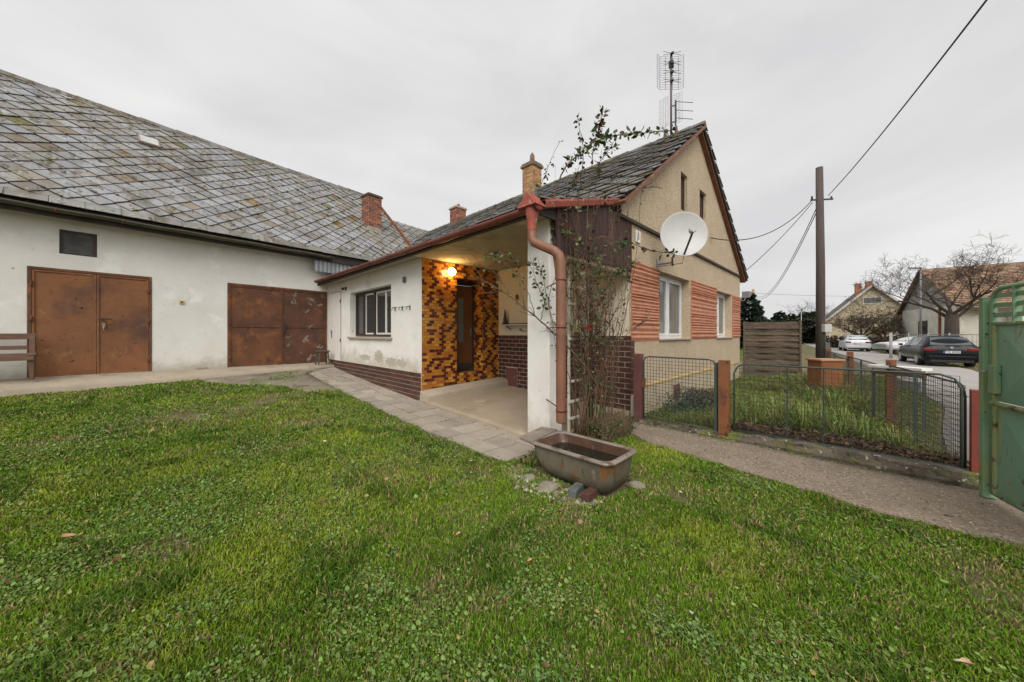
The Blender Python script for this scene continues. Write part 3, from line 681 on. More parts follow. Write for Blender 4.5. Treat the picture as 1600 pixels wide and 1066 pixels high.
# ceiling
mb = MB(); mb.box(3.47, aW, 2.97, bR+.0, 3.20, 3.23); mb.build('porch_ceiling', porch_ceil, house)
bx('eave_soffit', plain('pale_soffit', (.42, .39, .33), .9), house, (3.50, aF, bR+.002, bC, 3.202, 3.23))
# gable wall (plane b = bG), outside towards -b
pG = lambda u, v, d: (u, bG-d, v)
W1 = (7.36, 9.31, 1.44, 2.90); W2 = (11.71, 13.52, 1.44, 2.88)
mb = MB(); wall_holes(mb, pG, aW+.003, aE, -.1, 3.70, .32, [W1, W2]); gw = mb.build('gable_wall', rough_wall, house)
bx('right_wall', rough_wall, house, (aE-.3, aE-.001, bG+.32, 15.5, 0, 3.6)); bx('back_wall', rough_wall, house, (aF+.3, aE-.3, 15.2, 15.5, 0, 3.4))
# upper gable with two slits, a little proud
AP = (9.80, 7.00); z0g = 3.70
sls = (AP[1]-3.80)/(AP[0]-5.50); srs = (AP[1]-3.66)/(14.86-AP[0])
def rz_(a): return AP[1]-.06-(AP[0]-a)*sls if a < AP[0] else AP[1]-.06-(a-AP[0])*srs
mb = MB(); cuts = [5.62, 6.5, 7.5, 8.56, 9.0, 9.5, AP[0], 9.97, 10.53, 11.5, 13, 14.78]
slits = [(8.56, 9.0), (9.97, 10.53)]
for i in range(len(cuts)-1):
    a, b_ = cuts[i], cuts[i+1]; y = bG-.035
    seg = [(z0g, None)]
    if (a, b_) in slits:
        zs, ze = 4.52, 5.43
        mb.poly([(a, y, z0g), (b_, y, z0g), (b_, y, zs), (a, y, zs)]); mb.poly([(a, y, ze), (b_, y, ze), (b_, y, rz_(b_)), (a, y, rz_(a))])
        for (p, q) in (((a, zs), (b_, zs)), ((b_, zs), (b_, ze)), ((b_, ze), (a, ze)), ((a, ze), (a, zs))):
            mb.poly([(p[0], y, p[1]), (q[0], y, q[1]), (q[0], y+.12, q[1]), (p[0], y+.12, p[1])])
    else: mb.poly([(a, y, z0g), (b_, y, z0g), (b_, y, rz_(b_)), (a, y, rz_(a))])
mb.box(5.62, 14.78, bG-.035, bG+.26, z0g-.03, z0g)
ug = mb.build('upper_gable', rough_wall, house)
for (a, b_) in slits:
    mb = MB(); mb.box(a, a+.05, bG+.03, bG+.08, 4.52, 5.43); mb.box(b_-.05, b_, bG+.03, bG+.08, 4.52, 5.43); mb.box(a+.05, b_-.05, bG+.03, bG+.08, 5.38, 5.43); mb.box(a+.05, b_-.05, bG+.06, bG+.08, 4.52, 5.38)
    mb.build('attic_slit', M('dark_attic_wood', (.07, .045, .03), (.035, .025, .02), 5, .9), house)
bx('string_course', eave_dark, house, (5.5, 14.86, bG-.055, bG+.0, z0g-.09, z0g-.032))
bx('yellow_ledge', M('ochre_ledge', (.50, .34, .09), (.58, .43, .18), 5, .9), house, (6.45, 14.5, bG-.03, bG-.002, .51, .56), bevel=.008)
bx('base_render', M('lower_roughcast', (.54, .45, .31), (.42, .35, .24), 2.0, .95, 1.0, 80, layers=[((.30, .25, .16), 4, .55, .7, 2)], bdist=.02), house, (6.30, 14.74, bG-.016, bG-.001, -.1, .509))
bx('cellar_vent', maroon, house, (8.14, 8.5, bG-.04, bG-.016, .07, .38), bevel=.005)
# ribbed terracotta bands
for (a0, a1) in ((aW+.0, W1[0]-.05), (W1[1]+.05, W2[0]-.05), (W2[1]+.05, aE+.004)):
    mb = MB(); rings = []; z = 1.42; i = 0; nseg = 16
    prof = []
    rs = random.Random(int(a0*10))
    while z < 2.87:
        h = rs.choice([.05, .075, .1, .115]); d = rs.uniform(.022, .045)
        prof += [(z, .006), (z+h*.25, d*.55), (z+h*.55, d), (z+h*.85, d*.85), (z+h*.93, .012)]; z += h
    rings = []
    n = max(6, int((a1-a0)/.08))
    for i in range(n+1):
        a = a0+(a1-a0)*i/n
        rings.append([(a, bG-.002, 1.40)]+[(a, bG-max(.004, d*(1+.35*pn(Vector((a*5, zz*9, 0))))), zz+.006*pn(Vector((a*7, zz*3, 2)))) for zz, d in prof]+[(a, bG-.002, 2.89)])
    mb.loft(rings, True, True, True, smooth=False); mb.build('ribbed_band', terracotta, house)
# gable windows
for (x0, x1, z0, z1) in (W1, W2):
    fr = MB(); y0, y1 = bG+.20, bG+.28; t = .07; m1 = (x0+x1)/2
    fr.box(x0, x0+t, y0, y1, z0, z1); fr.box(x1-t, x1, y0, y1, z0, z1); fr.box(x0+t, x1-t, y0, y1, z1-t, z1); fr.box(x0+t, x1-t, y0, y1, z0, z0+t); fr.box(m1-.05, m1+.05, y0, y1, z0+t, z1-t)
    wo = fr.build('window', upvc, house, .006)
    for (p, q) in ((x0+t, m1-.05), (m1+.05, x1-t)):
        sb = MB(); u = .05
        sb.box(p, p+u, y0-.015, y1-.02, z0+t, z1-t); sb.box(q-u, q, y0-.015, y1-.02, z0+t, z1-t); sb.box(p+u, q-u, y0-.015, y1-.02, z0+t, z0+t+u); sb.box(p+u, q-u, y0-.015, y1-.02, z1-t-u, z1-t)
        sb.build('sash', upvc, wo, .005); bx('pane', glass_lt, wo, (p+u, q-u, y0+.02, y0+.026, z0+t+u, z1-t-u))
    bx('sill', plain('weathered_sill', (.36, .33, .30), .8), wo, (x0-.03, x1+.03, bG-.05, y0, z0-.03, z0-.002), bevel=.004)
# dark board cladding on the porch side
mb = MB(); a = 3.80; 
while a < aW-.01:
    a1 = min(aW-.0, a+.092); mb.cur = jit((1, 1, 1), .35, .05); t = random.uniform(0, .008)
    zt = min(3.66, 3.30+(a-3.8)*.285); zl = 2.72+random.uniform(-.008, .008)
    mb.hexa([(a+.003, bG-.01-t, zl), (a1-.003, bG-.01-t, zl), (a1-.003, bG+.02, zl), (a+.003, bG+.02, zl), (a+.003, bG-.01-t, zt), (a1-.003, bG-.01-t, zt+.018), (a1-.003, bG+.02, zt+.018), (a+.003, bG+.02, zt)]); a = a1
mb.build('board_cladding', dark_wood, house)
bx('beam', plain('cream_beam', (.46, .38, .24), .8), house, (4.10, aW-.0, bG+.025, bG+.13, 2.60, 3.19)); bx('lower_trim', grey_wood, house, (4.1, aW, bG-.0, bG+.024, 2.60, 2.65))
# roofs
OV = bG-.22; BL = 16.0
def slope_roof(p0, p1, y0, y1, name, deck=True, sign=1):
    (x0, z0), (x1, z1) = p0, p1; l = math.hypot(x1-x0, z1-z0); s = Vector(((x1-x0)/l, 0, (z1-z0)/l)); n = Vector((-s.z, 0, s.x)) if sign > 0 else Vector((s.z, 0, -s.x))
    O = Vector((x0, y0, z0)); e = Vector((0, 1, 0))
    mb = MB(); slates(mb, O, e, s, n, [(0, 0), (y1-y0, 0), (y1-y0, l), (0, l)], D=.46, lift=.065, mess=.012, th=.016)
    o = mb.build(name, slate, house)
    k = MB(); L_ = y1-y0; k.hexa([O-n*.09+e*.02, O+e*(L_-.02)-n*.09, O+e*(L_-.02)+s*l-n*.09, O+s*l-n*.09+e*.02, O-n*.008+e*.02, O+e*(L_-.02)-n*.008, O+e*(L_-.02)+s*l-n*.008, O+s*l-n*.008+e*.02]); k.build('roof_deck', eave_dark, o)
    return o
rl = slope_roof((5.43, 3.87), AP, OV, BL, 'main_roof')
rr_ = slope_roof((15.0, 3.56), AP, OV, BL, 'far_roof', sign=-1)
slope_roof((3.44, 3.28), (5.40, 3.84), bG-.02, bC-.35, 'porch_roof')
mb = MB(); b = OV
while b < BL:
    dz = random.uniform(0, .02); mb.cur = jit((.16, .15, .13), .3)
    mb.hexa([(AP[0]-.15, b, AP[1]-.06+dz), (AP[0]+.15, b, AP[1]-.06+dz), (AP[0]+.15, b+.36, AP[1]-.06+dz), (AP[0]-.15, b+.36, AP[1]-.06+dz), (AP[0]-.04, b, AP[1]+.07+dz), (AP[0]+.04, b, AP[1]+.07+dz), (AP[0]+.04, b+.36, AP[1]+.055+dz), (AP[0]-.04, b+.36, AP[1]+.055+dz)]); b += .35
mb.build('ridge', slate, rl)
# verge boards
vb = M('terracotta_verge', (.215, .09, .052), (.15, .062, .038), 4, .7, layers=[((.40, .26, .18), 10, .58, .66, 3), ((.10, .05, .035), 6, .58, .68, 8)])
mb = MB(); y = bG-.05
def vseg(p, q, off, hh, yy0, yy1):
    d = Vector((q[0]-p[0], q[1]-p[1])).normalized(); n = Vector((-d.y, d.x)); 
    if n.y < 0: n = -n
    P = [Vector(p)+n*(off-hh), Vector(q)+n*(off-hh), Vector(q)+n*off, Vector(p)+n*off]
    mb.hexa([(P[0].x, yy0, P[0].y), (P[1].x, yy0, P[1].y), (P[1].x, yy1, P[1].y), (P[0].x, yy1, P[0].y), (P[3].x, yy0, P[3].y), (P[2].x, yy0, P[2].y), (P[2].x, yy1, P[2].y), (P[3].x, yy1, P[3].y)])
vseg((5.35, 3.81), AP, -.02, .065, OV-.012, bG+.02); vseg(AP, (15.0, 3.56), -.03, .12, OV+.07, bG+.02)
mb.build('verge_board', vb, rl, .006)
# red flashing over the cladding
mb = MB(); rings = []
for i in range(24):
    t = i/23; a = 3.46+t*2.0; z = 3.285+t*.585; k = .008*math.sin(i*2.1)
    rings.append([(a, bG-.02, z+.03), (a, bG-.085+k, z+.025), (a, bG-.095+k, z-.005), (a, bG-.08+k, z-.075), (a, bG-.06+k, z-.085)])
rings2 = [r + [(p[0], p[1]+.012, p[2]-.004) for p in r[::-1]] for r in rings]
mb.loft(rings2, True, True, True, smooth=False); mb.build('red_flashing', bright_red, house)
bx('porch_fascia', eave_dark, house, (3.40, 3.48, 2.93, bC-.3, 3.14, 3.27), (3.48, 4.2, 2.93, 2.965, 3.14, 3.27))
# front gutter
mb = MB(); rings = []
for i in range(60):
    b = 2.86+i*(bC-.45-2.86)/59; z = 3.20+.0075*(b-2.9)+.004*math.sin(i*.8); xc = 3.33
    rings.append([(xc+.07*math.cos(t), b, z+.07*math.sin(t)) for t in [math.pi+math.pi*k/9 for k in range(10)]]+[(xc+.061*math.cos(t), b, z+.004+.061*math.sin(t)) for t in [2*math.pi-math.pi*k/9 for k in range(10)]])
mb.loft(rings, True, True, True); gt = mb.build('gutter', copper_red, house)
b = 3.6
while b < 12.2:
    mb = MB(); z = 3.195+.0075*(b-2.9); pts = [(3.33+.077*math.cos(t), b, z+.077*math.sin(t)) for t in [math.pi+math.pi*k/8 for k in range(9)]]; mb.tube(pts, .007, 4)
    mb.build('gutter_bracket', copper_red, gt); b += .88
mb = MB(); mb.ball((3.33, 2.84, 3.20), .075, 12, (1, .35, 1)); mb.build('end_cap', bright_red, gt)
mb = MB(); mb.poly([(3.33, 2.92, 3.40), (3.22, 3.12, 3.20), (3.22, 2.80, 3.20)]); mb.hexa([(3.23, 2.80, 3.19), (3.44, 2.80, 3.19), (3.44, 3.14, 3.19), (3.23, 3.14, 3.19), (3.235, 2.96, 3.38), (3.43, 2.96, 3.38), (3.43, 2.98, 3.38), (3.235, 2.98, 3.38)]); mb.build('corner_peak', bright_red, gt, .004)
# downpipe: funnel, bend, drop into the tub
dp = MB()
dp.loft([[(3.33+r*math.cos(t), 2.96+r*math.sin(t), z) for t in [2*math.pi*k/16 for k in range(16)]] for z, r in ((3.22, .085), (3.12, .085), (3.04, .066), (2.90, .063))])
fu = dp.build('rainwater_head', bright_red, house)
P0 = Vector((3.33, 2.96, 2.93)); bend = [P0, P0+Vector((0, 0, -.13)), P0+Vector((.0, -.035, -.19)), Vector((3.36, 2.62, 2.58)), Vector((3.37, 2.55, 2.52)), Vector((3.375, 2.53, 2.42)), Vector((3.38, 2.53, .47))]
dp = MB(); dp.tube(bend, .060, 16, cap=False); dp.tube([(3.38, 2.53, .47), (3.38, 2.53, .46), (3.38, 2.53, .7)], .052, 16, cap=False)
dpo = dp.build('downpipe', pipe_paint, house)
for z in (2.2, 1.62, .60):
    mb = MB(); mb.tube([(3.38, 2.53, z), (3.38, 2.53, z+.03)], .066, 14); mb.bar((3.43, 2.58, z+.015), (3.80, 3.1, z+.015), .012); mb.build('pipe_clip', copper_red, dpo)
# chimneys
yb = [(.50, .29, .115), (.44, .235, .09), (.54, .34, .15), (.36, .18, .08)]
ch = chimney(house, 9.55, 10.05, 8.45, 8.98, 6.6, 7.90, yb, cap=.16, capm=M('chimney_cap_brown', (.20, .14, .09), (.13, .10, .07), 6, .9), out=.06)
mb = MB(); mb.tube([(9.8, 8.7, 8.05), (9.8, 8.7, 8.42)], [.10, .085], 10); mb.tube([(9.8, 8.7, 8.42), (9.8, 8.7, 8.5)], .04, 8); mb.build('flue_pipe', M('clay_pot', (.22, .12, .08), (.15, .09, .06), 5, .8), ch)
ch2 = chimney(house, 9.2, 9.75, 12.8, 13.3, 6.3, 7.34, redb, cap=.1)
mb = MB(); mb.tube([(9.5, 13.05, 7.44), (9.5, 13.05, 7.62)], .07, 8); mb.build('flue_pipe', MATS['clay_pot'], ch2)

# ---------------------------------------------------------- things on the house
lamp = thing('wall_lamp', 'lit round white globe lamp on the orange and maroon mosaic', 'lamp', (4.50, 6.55, 2.96))
mb = MB(); mb.ball((4.50, 6.43, 2.96), .088, 20); mb.build('globe', plain('lit_globe', (1, .60, .22), .4, emit=26), lamp)
mb = MB(); mb.tube([(4.50, 6.555, 2.96), (4.50, 6.50, 2.96)], .045, 14); mb.build('base', win_brown, lamp)
wl = thing('wall_lamp', 'small dark unlit lamp above the narrow white door', 'lamp', (aF, 11.04, 2.93))
mb = MB(); mb.ball((aF-.10, 11.04, 2.93), .05, 12, (1, 1, .8)); mb.build('shade', dark_steel, wl); mb = MB(); mb.tube([(aF-.005, 11.04, 2.95), (aF-.09, 11.04, 2.97)], .012, 6); mb.box(aF-.02, aF-.002, 10.99, 11.09, 2.9, 3.0); mb.build('bracket', dark_steel, wl)
hk = thing('wall_hooks', 'thin metal rail with hooks on the white wall beside the window', 'hooks', (aF, 7.4, 2.17))
mb = MB(); mb.tube([(aF-.06, 7.84, 2.18), (aF-.06, 7.02, 2.16)], .006, 6); mb.build('rail', dark_steel, hk)
for b_ in (7.78, 7.42, 7.06):
    mb = MB(); mb.tube([(aF-.002, b_, 2.17), (aF-.08, b_, 2.17), (aF-.09, b_, 2.10)], .008, 6); mb.box(aF-.012, aF-.002, b_-.015, b_+.015, 2.10, 2.20); mb.build('hook', dark_steel, hk)
st = thing('stool', 'small grey wooden stool standing by the narrow white door', 'stool', (3.45, 12.10, .56))
mb = MB(); mb.box(3.28, 3.62, 11.93, 12.27, .98, 1.02); mb.build('seat', grey_wood, st, .006)
for sx in (-1, 1):
    for sy in (-1, 1):
        mb = MB(); mb.bar((3.45+sx*.12, 12.10+sy*.12, .98), (3.45+sx*.16, 12.10+sy*.16, .565), .035); mb.build('leg', grey_wood, st)
mb = MB(); mb.bar((3.30, 12.10, .80), (3.60, 12.10, .80), .02, .04); mb.build('stretcher', grey_wood, st)
sh = thing('wall_shelf', 'long white shelf on the cream porch wall above the brown tiles', 'shelf', (aW, 5.6, 1.79))
bx('shelf_board', plain('shelf_white', (.66, .62, .52), .6), sh, (aW-.20, aW-.002, 4.9, 6.3, 1.76, 1.785), bevel=.004)
for b_ in (5.1, 6.1):
    mb = MB(); mb.bar((aW-.16, b_, 1.755), (aW-.01, b_, 1.66), .015); mb.build('bracket', dark_steel, sh)
cn = MB(); cn.box(5.90, 6.02, 6.15, 6.27, 1.786, 1.82); cn.loft([[(5.96+r*math.cos(t), 6.21+r*math.sin(t), z) for t in [2*math.pi*k/10 for k in range(10)]] for z, r in ((1.82, .055), (1.95, .04), (2.17, .012))], cap1=True)
tag(cn.build('ornament', dark_steel), 'dark pointed ornament standing at the end of the white shelf', 'ornament')
mb = MB(); mb.tube([(5.97, 6.1, 1.80), (5.97, 5.2, 1.80)], .012, 6); mb.ball((5.97, 6.1, 1.805), .02, 8); tag(mb.build('curtain_rod', dark_steel), 'thin dark rod lying along the white porch shelf', 'rod')
mb = MB(); mb.tube([(aW, 5.75, 1.66), (aW-.05, 5.75, 1.65), (aW-.08, 5.55, 1.62), (aW-.08, 5.40, 1.64)], .010, 6); mb.tube([(aW-.001, 5.75, 1.66), (aW-.02, 5.75, 1.66)], .03, 10)
tag(mb.build('wall_hook', steel), 'small bent metal hook under the porch shelf', 'hook')
mb = MB(); mb.ball((aW-.04, 5.86, 2.46), .045, 10, (.5, 1, 1.6)); mb.tube([(aW-.04, 5.86, 2.38), (aW-.05, 5.86, 2.27)], .008, 6); tag(mb.build('wall_ornament', rust_b), 'small rust brown ornament hanging high on the cream porch wall', 'ornament')
# house number 3
nm = thing('house_number', 'small white house number plate on the beige wall by the dark boards', 'number plate', (6.32, bG, 3.42))
mb = MB(); mb.box(6.22, 6.42, bG-.022, bG-.004, 3.30, 3.53); mb.build('plate', plain('number_plate_white', (.78, .77, .75), .4), nm, .006)
def text(s, size, loc, rot, mat, parent, name='lettering', ext=.002):
    c = bpy.data.curves.new(name, 'FONT'); c.body = s; c.size = size; c.extrude = ext; c.align_x = 'CENTER'; c.align_y = 'CENTER'; c.materials.append(mat)
    tmp = bpy.data.objects.new('tmp', c); me = bpy.data.meshes.new_from_object(tmp); bpy.data.objects.remove(tmp); bpy.data.curves.remove(c)
    o = bpy.data.objects.new(name, me); COL.objects.link(o); wo = Vector(parent.get('_wo') or (0, 0, 0)); o.location = Vector(loc)-wo; o.rotation_euler = rot; o.parent = parent; return o
text('3', .19, (6.32, bG-.024, 3.415), (R(90), 0, 0), plain('number_grey', (.16, .16, .18), .5), nm, 'numeral')
# satellite dish
DC = Vector((7.02, 2.31, 3.49)); dirc = Vector((-.80, -.62, .06)).normalized()
dsh = thing('satellite_dish', 'large white satellite dish with feed arm fixed to the beige gable', 'satellite dish', (7.25, bG, 3.1))
up = (Vector((0, 0, 1))-dirc*dirc.z).normalized(); sd_ = up.cross(dirc)
mb = MB(); rings = []
for k in range(9):
    r = .425*k/8+.001; d = -.085*(1-(k/8)**2)
    rings.append([DC+(sd_*math.cos(t)+up*math.sin(t))*r+dirc*d for t in [2*math.pi*j/40 for j in range(40)]])
rings.append([DC+(sd_*math.cos(t)+up*math.sin(t))*.438+dirc*.004 for t in [2*math.pi*j/40 for j in range(40)]])
rings.append([DC+(sd_*math.cos(t)+up*math.sin(t))*.438+dirc*-.012 for t in [2*math.pi*j/40 for j in range(40)]])
for k in range(8, -1, -1):
    r = .42*k/8+.001; d = -.085*(1-(k/8)**2)-.014; rings.append([DC+(sd_*math.cos(t)+up*math.sin(t))*r+dirc*d for t in [2*math.pi*j/40 for j in range(40)]])
mb.loft(rings); mb.build('reflector', dish_m, dsh)
lp = DC+dirc*.42-up*.10
mb = MB(); mb.bar(DC-up*.41-dirc*.03, lp-up*.02, .025, .035); mb.build('feed_arm', dark_steel, dsh)
mb = MB(); mb.tube([lp+dirc*.05, lp-dirc*.07], .035, 12); mb.obox(lp+up*.02-dirc*.01, sd_*.055, up*.03, dirc*.035); mb.build('feed_horn', plain('lnb_grey', (.45, .45, .43), .5), dsh, .004)
bk = DC-dirc*.12
mb = MB(); mb.tube([bk-up*.1, Vector((7.28, 2.62, 3.10)), Vector((7.3, 2.62, 2.95))], .022, 8); mb.bar((7.3, 2.62, 3.02), (7.3, bG, 3.02), .03); mb.box(7.22, 7.38, bG-.012, bG, 2.92, 3.12); mb.obox(bk, sd_*.08, up*.1, dirc*.03); mb.build('wall_bracket', steel, dsh)
mb = MB(); mb.tube([DC-up*.41-dirc*.03, DC-up*.55-dirc*.1, Vector((7.15, 2.88, 2.95)), Vector((7.3, 2.9, 2.85)), Vector((7.32, 2.9, 2.3))], .006, 5); mb.build('cable', blk, dsh)
# antennas on the ridge
an = thing('roof_antenna', 'tall mast with two wire grid antennas on the house ridge', 'antenna', (9.78, 3.55, 6.9))
ax, ay = 9.78, 3.55
mb = MB(); mb.tube([(ax, ay, 6.8), (ax, ay, 9.30)], .03, 8); mb.build('mast', M('mast_paint', (.16, .10, .10), (.11, .08, .08), 5, .6), an)
e1 = Vector((1, -1, 0)).normalized(); e2 = Vector((1, 1, 0)).normalized()
mb = MB()
for side in (-1, 1):
    for k in range(15):
        z = 8.40+k*.066; p = Vector((ax, ay, z))+e2*.10; q = p+e1*side*.26+e2*.02; r_ = q+e1*side*.11-e2*.08
        mb.tube([p, q, r_], .0042, 4, cap=False)
    for off in (.10, .26, .37):
        sh_ = .12 if off < .3 else .04
        mb.tube([Vector((ax, ay, 8.40))+e1*side*off+e2*sh_, Vector((ax, ay, 9.33))+e1*side*off+e2*sh_], .0045, 4, cap=False)
mb.build('upper_grid', dark_steel, an)
mb = MB()
for z in (8.52, 8.76, 9.0, 9.27):
    c = Vector((ax, ay, z))-e2*.06
    for sx in (-1, 1):
        for sz in (-1, 1): mb.tube([c, c+e1*sx*.24+Vector((0, 0, .05*sz))], .007, 4)
    mb.obox(c, e1*.03, e2*.05, Vector((0, 0, .02)))
mb.box(ax-.045, ax+.045, ay-.06, ay+.05, 8.92, 9.10); mb.build('dipoles', dark_steel, an)
mb = MB(); g1 = Vector((.3, -1, 0)).normalized(); g2 = Vector((1, .3, 0)).normalized()
for side in (-1, 1):
    for k in range(13):
        z = 7.35+k*.066; p = Vector((ax, ay, z))+e1*side*.07; q = p+e1*side*.24+e2*.06+Vector((0, 0, .13 if side > 0 else -.12)); mb.tube([p, q], .0042, 4, cap=False)
    for off in (.08, .15, .22, .31):
        dz = off*(.45 if side > 0 else -.4); mb.tube([Vector((ax, ay, 7.33+dz))+e1*side*off, Vector((ax, ay, 8.15+dz))+e1*side*off], .0042, 4, cap=False)
mb.build('lower_grid', steel, an)
mb = MB(); c = Vector((ax, ay, 0))+e1*.10-e2*.05
mb.bar(c+Vector((0, 0, 7.28)), c+Vector((0, 0, 7.98)), .03)
for z in (7.95, 7.72, 7.50): mb.tube([c+Vector((0, 0, z)), c+Vector((0, 0, z-.13))+e1*.40-e2*.15], .009, 4)
for z in (7.4, 7.85): mb.bar(Vector((ax, ay, z)), c+Vector((0, 0, z)), .025)
mb.build('side_dipoles', dark_steel, an)
mb = MB()
for d in (-.14, .16): mb.hexa([(ax-.1, ay+d-.05, 6.85), (ax+.1, ay+d-.05, 6.85), (ax+.1, ay+d+.05, 6.85), (ax-.1, ay+d+.05, 6.85), (ax-.02, ay+d-.015, 7.25), (ax+.02, ay+d-.015, 7.25), (ax+.02, ay+d+.015, 7.25), (ax-.02, ay+d+.015, 7.25)])
mb.build('mast_foot', maroon, an)
fl = thing('floodlight', 'grey floodlight sticking out below the right eave of the gable', 'floodlight', (14.8, 2.9, 3.0))
mb = MB(); mb.hexa([(14.74, 2.62, 2.86), (15.12, 2.62, 3.0), (15.12, 2.86, 3.0), (14.74, 2.86, 2.86), (14.74, 2.62, 3.10), (15.14, 2.62, 3.10), (15.14, 2.86, 3.10), (14.74, 2.86, 3.10)]); mb.build('housing', steel, fl, .01)
mb = MB(); mb.tube([(14.80, 2.92, 2.75), (14.80, 2.78, 2.78), (14.82, 2.76, 2.90)], .025, 8); mb.build('arm', steel, fl)

# ------------------------------------------------------------------ bench
bn = thing('bench', 'weathered brown wooden bench against the white barn wall', 'bench', (CX, CY, 0), TH, world=False)
BX0, BX1 = -7.35, -5.86
bx('seat', bench_wood, bn, (BX0, BX1+.02, -.62, -.24, 1.125, 1.165), (BX0+.01, BX1, -.625, -.60, 1.03, 1.122), bevel=.005)
mb = MB(); mb.box(BX0, BX1+.01, -.15, -.12, 1.44, 1.56); mb.box(BX0, BX1-.09, -.17, -.14, 1.235, 1.315); mb.build('backrest', bench_wood, bn, .005)
for x in (BX0+.04, BX1-.06):
    mb = MB(); mb.hexa([(x+.01, -.56, .635), (x+.05, -.56, .635), (x+.05, -.52, .635), (x+.01, -.52, .635), (x-.03, -.595, 1.12), (x+.06, -.595, 1.12), (x+.06, -.50, 1.12), (x-.03, -.50, 1.12)]); mb.build('leg', bench_wood, bn, .004)
    mb = MB(); mb.bar((x+.02, -.26, .64), (x+.02, -.16, 1.50), .05, .07, up=(1, 0, 0)); mb.bar((x+.02, -.55, 1.09), (x+.02, -.22, 1.09), .04, .07); mb.build('leg', bench_wood, bn, .004)

# ------------------------------------------------------------------ bathtub
tub = thing('bathtub', 'old grey bathtub full of dark water under the downpipe', 'bathtub', (3.1, 2.05, .03))
def rr(x0, x1, y0, y1, z, r, n=6, tilt=0):
    pts = []
    for (cx, cy, a0) in ((x1-r, y0+r, -90), (x1-r, y1-r, 0), (x0+r, y1-r, 90), (x0+r, y0+r, 180)):
        for k in range(n): t = R(a0+90*k/(n-1)); pts.append((cx+r*math.cos(t), cy+r*math.sin(t), z))
    return pts
tx0, tx1, ty0, ty1 = 2.82, 3.43, 1.555, 2.60
mb = MB()
mb.loft([rr(tx0+.17, tx1-.17, ty0+.20, ty1-.38, .0, .07), rr(tx0+.11, tx1-.11, ty0+.125, ty1-.30, .006, .09), rr(tx0+.075, tx1-.075, ty0+.085, ty1-.22, .03, .10), rr(tx0+.055, tx1-.055, ty0+.06, ty1-.15, .08, .10), rr(tx0+.04, tx1-.04, ty0+.045, ty1-.08, .18, .09), rr(tx0+.03, tx1-.03, ty0+.035, ty1-.04, .325, .08)], cap0=True)
mb.build('basin', enamel, tub)
mb = MB(); mb.loft([rr(tx0+.03, tx1-.03, ty0+.035, ty1-.04, .322, .11), rr(tx0-.004, tx1+.004, ty0, ty1, .327, .10), rr(tx0-.008, tx1+.008, ty0-.004, ty1+.004, .343, .10), rr(tx0, tx1, ty0+.004, ty1, .353, .10), rr(tx0+.05, tx1-.05, ty0+.055, ty1-.06, .352, .09), rr(tx0+.06, tx1-.06, ty0+.066, ty1-.07, .34, .09)])
mb.hexa([(tx0-.02, ty1-.10, .336), (tx1-.03, ty1+.0, .336), (tx1-.10, ty1+.20, .345), (tx0+.0, ty1+.10, .345), (tx0-.02, ty1-.10, .362), (tx1-.03, ty1+.0, .362), (tx1-.10, ty1+.20, .372), (tx0+.0, ty1+.10, .372)])
mb.build('rim', rim_m, tub)
mb = MB(); mb.loft([rr(tx0+.06, tx1-.06, ty0+.066, ty1-.07, .345, .09), rr(tx0+.075, tx1-.075, ty0+.085, ty1-.12, .24, .10), rr(tx0+.10, tx1-.10, ty0+.11, ty1-.2, .12, .10)], cap1=True); mb.build('inside', enamel_in, tub)
mb = MB(); mb.poly(rr(tx0+.082, tx1-.082, ty0+.09, ty1-.13, .255, .09)); mb.build('water', water_m, tub)
for i, (a, b_, rz, mt, lab) in enumerate(((2.775, 1.90, .25, M('blue_grey_brick', (.15, .155, .15), (.08, .085, .08), 6, .9), 'grey brick propping the bathtub from the left'), (2.80, 1.76, .1, M('maroon_brick', (.12, .042, .032), (.06, .028, .022), 6, .9), 'dark red brick propping the bathtub beside the grey brick'))):
    mb = MB(); mb.obox((0, 0, .03), Vector((.11, 0, 0)), Vector((0, .042, 0)), Vector((0, 0, .04))); o = mb.build('brick', mt, None, .006); o.location = (a, b_, .0); o.rotation_euler = (0, .05, rz); tag(o, lab, 'brick')
for i, (a, b_, s, lab) in enumerate(((2.70, 2.18, .14, 'large pale flat stone beside the grey brick under the bathtub'), (2.72, 2.45, .09, 'small pale stone under the headrest end of the bathtub'), (3.36, 1.56, .10, 'pale stone in the grass behind the bathtub corner'))):
    mb = MB(); rings = []
    for z, k in ((-.03, 1), (.005, 1.05), (.028, .8), (.034, .4)):
        rings.append([(math.cos(t)*s*k*(1+.6*pn(Vector((math.cos(t)*1.7+i*3, math.sin(t)*1.7, 0)))), math.sin(t)*s*k*.7*(1+.25*pn(Vector((math.cos(t), math.sin(t)+i*3, 2)))), z) for t in [2*math.pi*j/14 for j in range(14)]])
    mb.loft(rings, cap1=True, smooth=False); o = mb.build('stone', stone_m); o.location = (a, b_, 0); o.rotation_euler = (0, 0, i*1.1); tag(o, lab, 'stone')
mb = MB(); mb.box(0, .22, 0, .11, 0, .05); o = mb.build('brick', concrete, None, .008); o.location = bw(-3.38, -.16, .61); o.rotation_euler = (0, 0, .2); tag(o, 'broken pale brick lying against the foot of the white barn wall', 'brick')

